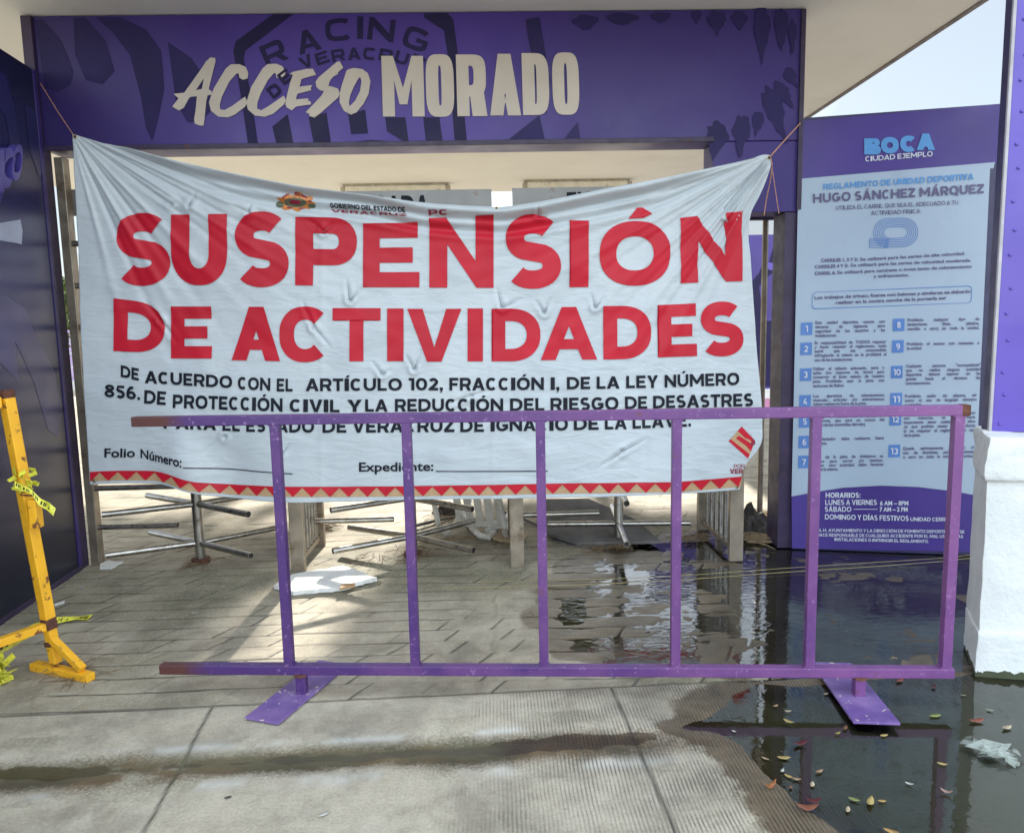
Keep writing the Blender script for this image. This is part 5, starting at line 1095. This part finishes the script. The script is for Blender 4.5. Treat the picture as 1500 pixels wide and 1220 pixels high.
def chair():
    c0 = on_z(700, 786); root = empty('broken_chair', c0, 'broken white plastic chair lying on its side behind the banner', 'chair')
    Rm = Matrix.Rotation(math.radians(-28), 4, 'Z') @ Matrix.Rotation(math.radians(104), 4, 'X') @ Matrix.Rotation(math.radians(12), 4, 'Y'); T0 = Vector((c0.x+.0, c0.y+.05, .235))
    def tr_(o):
        for v_ in o.data.vertices: v_.co = T0+(Rm @ v_.co)
        return o
    def part(mb, n, bev=.004): return tr_(mb.build(n, MAT['white_plastic'], root, bev))
    mb = MB()
    for k in range(5): mb.box((-.16+k*.08, 0, 0), (.055, .40, .018))
    for yy in (-.2, .2): mb.box((0, yy, -.004), (.44, .035, .03))
    part(mb, 'seat')
    mb = MB()
    for k in range(5): mb.box((-.15+k*.075, .27+.0, .24), (.05, .016, .42))
    for zz in (.03, .46): mb.box((0, .275, zz), (.42, .03, .05))
    part(mb, 'backrest')
    for sx_ in (-1, 1):
        for sy in (-1, 1): part(MB().tube([(sx_*.19, sy*.18, -.02), (sx_*.215, sy*.215, -.42)], [.026, .018], 10), 'leg', 0)
        part(MB().tube([(sx_*.23, .24, .22), (sx_*.25, .1, .225), (sx_*.25, -.1, .215), (sx_*.235, -.2, .16), (sx_*.21, -.2, 0)], .02, 10), 'armrest', 0)
    zmin = min(v_.co.z for ch in root.children for v_ in ch.data.vertices)
    for ch in root.children:
        for v_ in ch.data.vertices: v_.co.z -= zmin-.003
chair()
for (a, b_, r_, mt, lb) in (((730, 748), (806, 778), .012, 'board', 'dark stick leaning by the middle bar panel'), ((600, 772), (668, 757), .014, 'board', 'dark stick lying left of the broken chair'), ((640, 792), (742, 783), .01, 'straw', 'brown stick lying in front of the broken chair')):
    p0, p1 = on_z(*a, .03), on_z(*b_, .012); pm = p0.lerp(p1, .5)+Vector((.01, .015, .004))
    tag(MB().tube([p0, pm, p1], [r_, r_*.9, r_*.6], 8).build('stick', MAT[mt], None, smooth=True), lb, 'stick')
for pts, r_, lb in (([(683, 757), (690, 772), (702, 784), (716, 787), (724, 780)], .024, 'curved white plastic rim broken off the chair'), ([(715, 778), (735, 768), (750, 764)], .03, 'short pale plastic piece next to the curved broken rim')):
    tag(MB().tube([on_z(x, y, .03) for x, y in pts], [r_]*len(pts), 8).build('chair_fragment', MAT['white_plastic'], None, smooth=True), lb, 'fragment')
slab('timber_scrap', [(722, 792), (760, 800), (772, 786), (735, 778)], .02, .004, M('pale_timber', (.36, .27, .17), .8, var=.4), 'pale timber scrap on the ground at the foot of the middle bar panel', 'timber', .03, .004)
def litter(name, spots, mt, label, cat, rad=.0022, ln=(.05, .16)):
    mb = MB()
    for (x, y, n, sp) in spots:
        c = on_z(x, y)
        for k in range(n):
            p = c+Vector((random.gauss(0, sp), random.gauss(0, sp), random.uniform(.003, .012+sp*.25))); a = random.uniform(0, 6.28); l = random.uniform(*ln)
            d = Vector((math.cos(a)*l/2, math.sin(a)*l/2, random.gauss(0, .012))); q = p+d; q.z = max(.003, q.z); r_ = p-d; r_.z = max(.003, r_.z)
            mb.tube([r_, p+Vector((0, 0, random.uniform(0, .012))), q], [rad*.6, rad, rad*.5], 5)
    return tag(mb.build(name, mt, None), label, cat, kind='stuff')
litter('straw_litter', [(290, 828, 34, .05), (300, 826, 14, .07), (612, 815, 40, .07), (475, 775, 40, .06), (660, 765, 60, .11), (600, 818, 20, .12), (870, 803, 26, .06), (1010, 790, 50, .07), (905, 801, 60, .05), (735, 800, 14, .06), (540, 822, 14, .08), (100, 985, 34, .05), (126, 997, 12, .04)], MAT['straw'], 'dry straw and fibres caught round the turnstile feet', 'straw litter')
litter('straw_heap', [(1128, 776, 420, .075), (1140, 760, 260, .07), (1112, 790, 120, .06)], M('pale_straw', (.34, .26, .16), .85, var=.5, scale=60), 'heap of brown dry straw against the tan gate post', 'straw heap', .0026, (.08, .2))
def mound(name, px, py, rx, ry_, h, mt, label, cat, seed):
    c = on_z(px, py); vs = []; fs = []; nr, na = 10, 26; rg = np.random.RandomState(seed)
    for i in range(nr+1):
        f = i/nr
        for k in range(na):
            a = 2*math.pi*k/na; j = 1+.25*(vnoise(np.array([math.cos(a)*3.]), np.array([math.sin(a)*3.]), 1., seed)[0]-.5)
            z = h*(1-f**1.7)*(1+.7*(vnoise(np.array([math.cos(a)*f*4]), np.array([math.sin(a)*f*4]), .8, seed+1)[0]-.5)); vs.append((c.x+rx*f*j*math.cos(a), c.y+ry_*f*j*math.sin(a), max(-.005, z-.003*f)))
    for i in range(nr):
        for k in range(na): fs.append((i*na+k, i*na+(k+1) % na, (i+1)*na+(k+1) % na, (i+1)*na+k))
    return tag(MB().add(vs, fs).build(name, mt, None), label, cat)
mound('debris_pile', 1100, 775, .19, .24, .16, MAT['dark_debris'], 'dark soggy debris pile behind the wet bar panel', 'debris', 3)
mound('debris_pile', 655, 752, .14, .1, .09, MAT['dark_debris'], 'small dark debris pile beside the broken white chair', 'debris', 8)
tag(MB().tube([on_z(1452, 809, .008), on_z(1385, 817, .008), on_z(1290, 823, .007), on_z(1150, 832, .006), on_z(1000, 843, .008), on_z(860, 849, .009), on_z(700, 852, .009)], .0018, 6).build('yellow_string', M('yellow_string', (.32, .26, .12), .6), None, smooth=True), 'long thin yellow string on the wet pavers, the farther of two', 'string')
tag(MB().tube([on_z(1450, 814, .008), on_z(1380, 822, .008), on_z(1290, 829, .007), on_z(1150, 838, .006), on_z(1000, 849, .008), on_z(860, 856, .009), on_z(640, 862, .009)], .0018, 6).build('yellow_string', M('yellow_string_b', (.34, .28, .13), .6), None, smooth=True), 'long thin yellow string on the wet pavers, the nearer of two', 'string')
# leaves
LC_ = {}
def leafmat(c):
    if c not in LC_: LC_[c] = M('dry_leaf', c, .55, var=.35, scale=70)
    return LC_[c]
RED, DRED, TAN, YEL, PALE, GRN, BRN, WHT = (.30, .09, .055), (.14, .025, .03), (.42, .27, .15), (.52, .40, .14), (.55, .46, .3), (.28, .33, .1), (.2, .1, .05), (.6, .6, .54)
def leaf(px, py, c, size, label, curl=.25, cat='leaf', ang=None, grp='fallen leaves'):
    c = scol(c, .72); size *= random.uniform(.7, .95); curl *= random.uniform(.3, 2.2)
    a = random.uniform(-1.1, 1.1) if ang is None else ang; p = on_z(px, py, ZW+.004 if px > 1000 else .006); vs = []; fs = []; nu = 7
    for i in range(nu+1):
        u = i/nu; wd = size*.5*.42*math.sin(math.pi*min(1, u*.96+.02))**.75
        for s_ in (-1, 0, 1):
            x = (u-.5)*size; y = s_*wd; z = .002+curl*size*((u-.5)**2*1.1+.35*(abs(s_)*wd/size))
            vs.append((p.x+x*math.cos(a)-y*math.sin(a), p.y+x*math.sin(a)+y*math.cos(a), p.z+z))
    for i in range(nu):
        for k in range(2): fs.append((i*3+k, (i+1)*3+k, (i+1)*3+k+1, i*3+k+1))
    o = MB().add(vs, fs).build('fallen_leaf' if cat == 'leaf' else 'paper_scrap', leafmat(c), None, fix=False, smooth=True); s_ = o.modifiers.new('t', 'SOLIDIFY'); s_.thickness = .0008
    tag(o, label, cat, grp)
for px, py, c, sz, lb in ((1318, 997, RED, .055, 'reddish leaf floating under the bottom rail right of the right stub leg'), (1368, 1006, DRED, .045, 'dark red leaf floating near the barrier lower right corner'), (1210, 1016, PALE, .03, 'pale leaf floating just left of the right foot plate'),
        (1136, 1034, TAN, .035, 'tan leaf at the white sky reflection near the barrier'), (1154, 1042, PALE, .035, 'pale leaf right of the upper white reflection'), (1155, 1057, YEL, .05, 'thin yellow leaf below the upper white reflection'),
        (1238, 1066, BRN, .04, 'brown leaf touching the left side of the right foot plate'), (1295, 1077, YEL, .045, 'yellow leaf just in front of the right foot plate tip'), (1075, 1071, WHT, .024, 'small whitish leaf on the wet concrete edge of the puddle'),
        (1227, 1074, (.34, .3, .08), .03, 'olive leaf left of the right foot plate tip'), (1370, 1048, GRN, .07, 'greenish white leaf floating right of the foot plate'), (1430, 1056, RED, .085, 'long red leaf floating in the puddle in front of the plinth'),
        (1475, 1066, PALE, .05, 'pale leaf floating at the right edge below the plinth'), (1380, 1119, YEL, .036, 'lone yellow leaf in the dark water below the crumpled plastic'), (1200, 1130, TAN, .045, 'narrow tan leaf in the dark water centre'),
        (1148, 1110, YEL, .055, 'bright yellow leaf at the lower white reflection'), (1121, 1111, (.45, .33, .2), .03, 'small brownish leaf left of the lower white reflection'), (1146, 1129, WHT, .026, 'whitish leaf below the lower white reflection'),
        (1155, 1137, (.5, .36, .12), .03, 'small ochre leaf touching another below the lower reflection'), (1167, 1141, TAN, .036, 'slender tan leaf next to the small ochre leaf'), (1190, 1149, PALE, .036, 'cream oval leaf below the narrow tan leaf'), (1158, 1153, BRN, .03, 'thin brown leaf near the shallow edge of the puddle'),
        (1332, 1148, WHT, .034, 'white leaf alone in the middle of the dark water'), (1251, 1171, GRN, .046, 'green yellow leaf, left of the row of three floating leaves'), (1275, 1175, YEL, .056, 'largest yellow leaf, middle of the row of three floating leaves'), (1292, 1173, (.5, .33, .1), .036, 'amber leaf, right of the row of three floating leaves'),
        (1242, 1186, PALE, .036, 'pale leaf below the row of three floating leaves'), (1305, 1218, (.5, .3, .1), .045, 'orange leaf at the bottom edge of the picture'), (1411, 1018, (.3, .34, .2), .03, 'grey green leaf at the foot of the white plinth'), (1450, 1040, (.4, .42, .3), .03, 'small grey leaf between the red leaf and the plinth')):
    leaf(px, py, c, sz, lb)
for px, py, c, sz, lb in ((1128, 1155, (.42, .17, .06), .055, 'curled orange brown leaf on the wet concrete at the puddle edge'), (1386, 1161, (.45, .3, .25), .05, 'curled pinkish leaf standing up in the dark water at right'), (1191, 1175, DRED, .055, 'curled dark red leaf beside a rust coloured one near the bottom'),
        (1182, 1185, (.3, .11, .06), .075, 'rust coloured curled leaf near the bottom puddle edge'), (1172, 1090, DRED, .055, 'curled wine red leaf right of the white reflection')): leaf(px, py, c, sz, lb, curl=1.1)
for px, py, c, sz, lb in ((1086, 1189, (.5, .58, .54), .04, 'pale green paper scrap on the dry concrete at lower centre right'), (285, 898, WHT, .05, 'white paper scrap on the pavers left of the sunny patch'), (327, 859, WHT, .03, 'small white scrap on the shaded pavers left of the broken tile'), (119, 861, (.55, .6, .6), .05, 'whitish plastic scrap near the dark left panel foot'),
        (475, 1192, WHT, .05, 'white scrap on the front concrete at lower centre left'), (334, 1168, (.05, .05, .045), .03, 'dark scrap on the front concrete right of the slanted joint')): leaf(px, py, c, sz, lb, cat='scrap', grp='scraps on the ground', curl=.15)
# crumpled plastic
m, t, b, L = newmat('clear_plastic'); b.inputs['Base Color'].default_value = (.4, .45, .41, 1); b.inputs['Roughness'].default_value = .25; b.inputs['Alpha'].default_value = .45
mb = MB(); pa = [on_z(1410, 1087, .004), on_z(1432, 1096, .008), on_z(1448, 1100, .012), on_z(1470, 1106, .012), on_z(1490, 1105, .006)]
for k in range(70):
    f = random.random()*3.99; i = int(f); c = pa[i].lerp(pa[i+1], f-i); wv = .006 if i == 0 else .02
    p = c+Vector((random.gauss(0, .012), random.gauss(0, wv), random.uniform(0, .015))); d = Vector((random.gauss(0, .022), random.gauss(0, .012), random.gauss(0, .006))); q = Vector((random.gauss(0, .008), random.gauss(0, .014), random.gauss(0, .008)))
    mb.add([p-d, p+q, p+d, p-q], [(0, 1, 2), (0, 2, 3)])
tag(mb.build('plastic_bag', m, None, fix=False), 'crumpled clear plastic strip floating in the puddle below the plinth', 'plastic bag')

# ------------------------------------------------------------------ beyond the gate
bw = empty('purple_back_wall', (5.5, 11.9, 0), 'far purple painted wall with dark flame print seen past the banner right edge', 'wall')
MB().box((5.8, 11.98, 1.70), (6.4, .12, 2.48)).build('painted_sheet', MAT['poster_purple'], bw, .006)
MB().box((5.8, 11.96, .38), (6.4, .2, .158)).build('white_ledge', MAT['white_wall'], bw, .006)
MB().box((5.8, 11.95, .149), (6.4, .18, .298)).build('pink_base', MAT['pink_wall'], bw, .006)
wp = lambda x, y, l: (lambda p: Vector((p.x, 11.919-l, p.z)))(on_y(x, y, 11.92)); P = Print(wp, .002, .001)
for i, q in enumerate(([(1085, 430), (1112, 400), (1122, 372), (1124, 392), (1134, 358), (1136, 380), (1142, 345), (1148, 398), (1128, 402), (1112, 420), (1118, 470), (1142, 470), (1146, 566), (1085, 566)], [(1085, 360), (1092, 350), (1096, 372), (1088, 398)])): P.poly(q, i)
P.build('dark_flame', MAT['navy_print'], bw)
P = Print(wp, .005, .001); P.poly([(1121, 384), (1138, 386), (1146, 398), (1146, 412), (1138, 398), (1122, 394)]); P.build('light_flame', MAT['pillar'], bw)
st = empty('grandstand', (-16, 24, 0), 'distant lavender seat grandstand glimpsed past the banner left edge', 'grandstand')
for k in range(7):
    MB().box((-15, 22+k*.8, .12+k*.2), (16, .8, .24+k*.4)).build('step', MAT['stand'], st)
    MB().box((-15, 22.1+k*.8, .42+k*.4), (16, .1, .36)).build('seat_row', MAT['seat'], st)
MB().box((-15, 27.9, 3.1), (16, .2, 1.4)).build('back_wall', MAT['white_wall'], st)
def tree(name, base, h, crown, n, ls, label, seed, low=None):
    r_ = np.random.RandomState(seed); root = empty(name, base, label, 'tree', 'trees beyond the canopy'); bx_, by_ = base[0], base[1]
    c0, rad = Vector(crown[0]), crown[1]; mb = MB(); j = Vector((bx_, by_, c0.z-rad[2]*.5))
    mb.tube([Vector(base), Vector((bx_+.05, by_, j.z*.5)), j], [.2, .15, .11], 10)
    for k in range(7):
        a = r_.rand()*6.28; q = c0+Vector((math.cos(a)*rad[0]*.7, math.sin(a)*rad[1]*.7, (r_.rand()-.3)*rad[2])); mb.tube([j, j.lerp(q, .5)+Vector((0, 0, .15)), q], [.08, .05, .02], 7)
    mb.build('trunk', MAT['bark'], root, smooth=True)
    cl = []
    for k in range(420):
        v_ = r_.normal(size=3); v_ /= np.linalg.norm(v_, ord=7); f = r_.rand()**.33; cl.append(np.array(c0)+v_*np.array(rad)*f*.92)
    cl = np.array(cl); ci = r_.randint(0, len(cl), n); ctr = cl[ci]+r_.normal(size=(n, 3))*np.array(rad)*.06
    nrm = r_.normal(size=(n, 3)); nrm[:, 2] += .6; nrm /= np.linalg.norm(nrm, axis=1)[:, None]; a = np.cross(nrm, r_.normal(size=(n, 3))); a /= np.linalg.norm(a, axis=1)[:, None]; b_ = np.cross(nrm, a)
    s1 = ls*(.6+.8*r_.rand(n))[:, None]; V4 = np.stack([ctr-a*s1, ctr+b_*s1*.5, ctr+a*s1, ctr-b_*s1*.5], 1).reshape(-1, 3)
    me = bpy.data.meshes.new('crown'); me.from_pydata(V4.tolist(), [], np.arange(4*n).reshape(-1, 4).tolist()); me.materials.append(MAT['leaf'])
    o = bpy.data.objects.new('crown', me); COL.objects.link(o); o.parent = root; o.matrix_parent_inverse = PINV(root)
tree('small_tree', (-8.9, 14, 0), 3, ((-8.6, 14, 2.0), (1.0, .9, .75)), 2600, .09, 'small bright green tree seen past the banner left edge below the grey board', 4)
tree('sunblock_tree', (-2.2, 16, 0), 6, ((-3.52, 16.2, 5.75), (2.55, 1.1, 1.2)), 9000, .17, 'added sun-blocking tree beyond the canopy back edge, left of the sky gap', 5)  # out of sight, added to keep the sun off the left lane
tree('sunblock_tree', (1.3, 16.4, 0), 6, ((.98, 16.2, 5.85), (1.36, 1.1, 1.15)), 6500, .17, 'added sun-blocking tree beyond the canopy back edge, right of the sky gap', 6)  # also unseen, added and sized to bound the sunny patch on its right
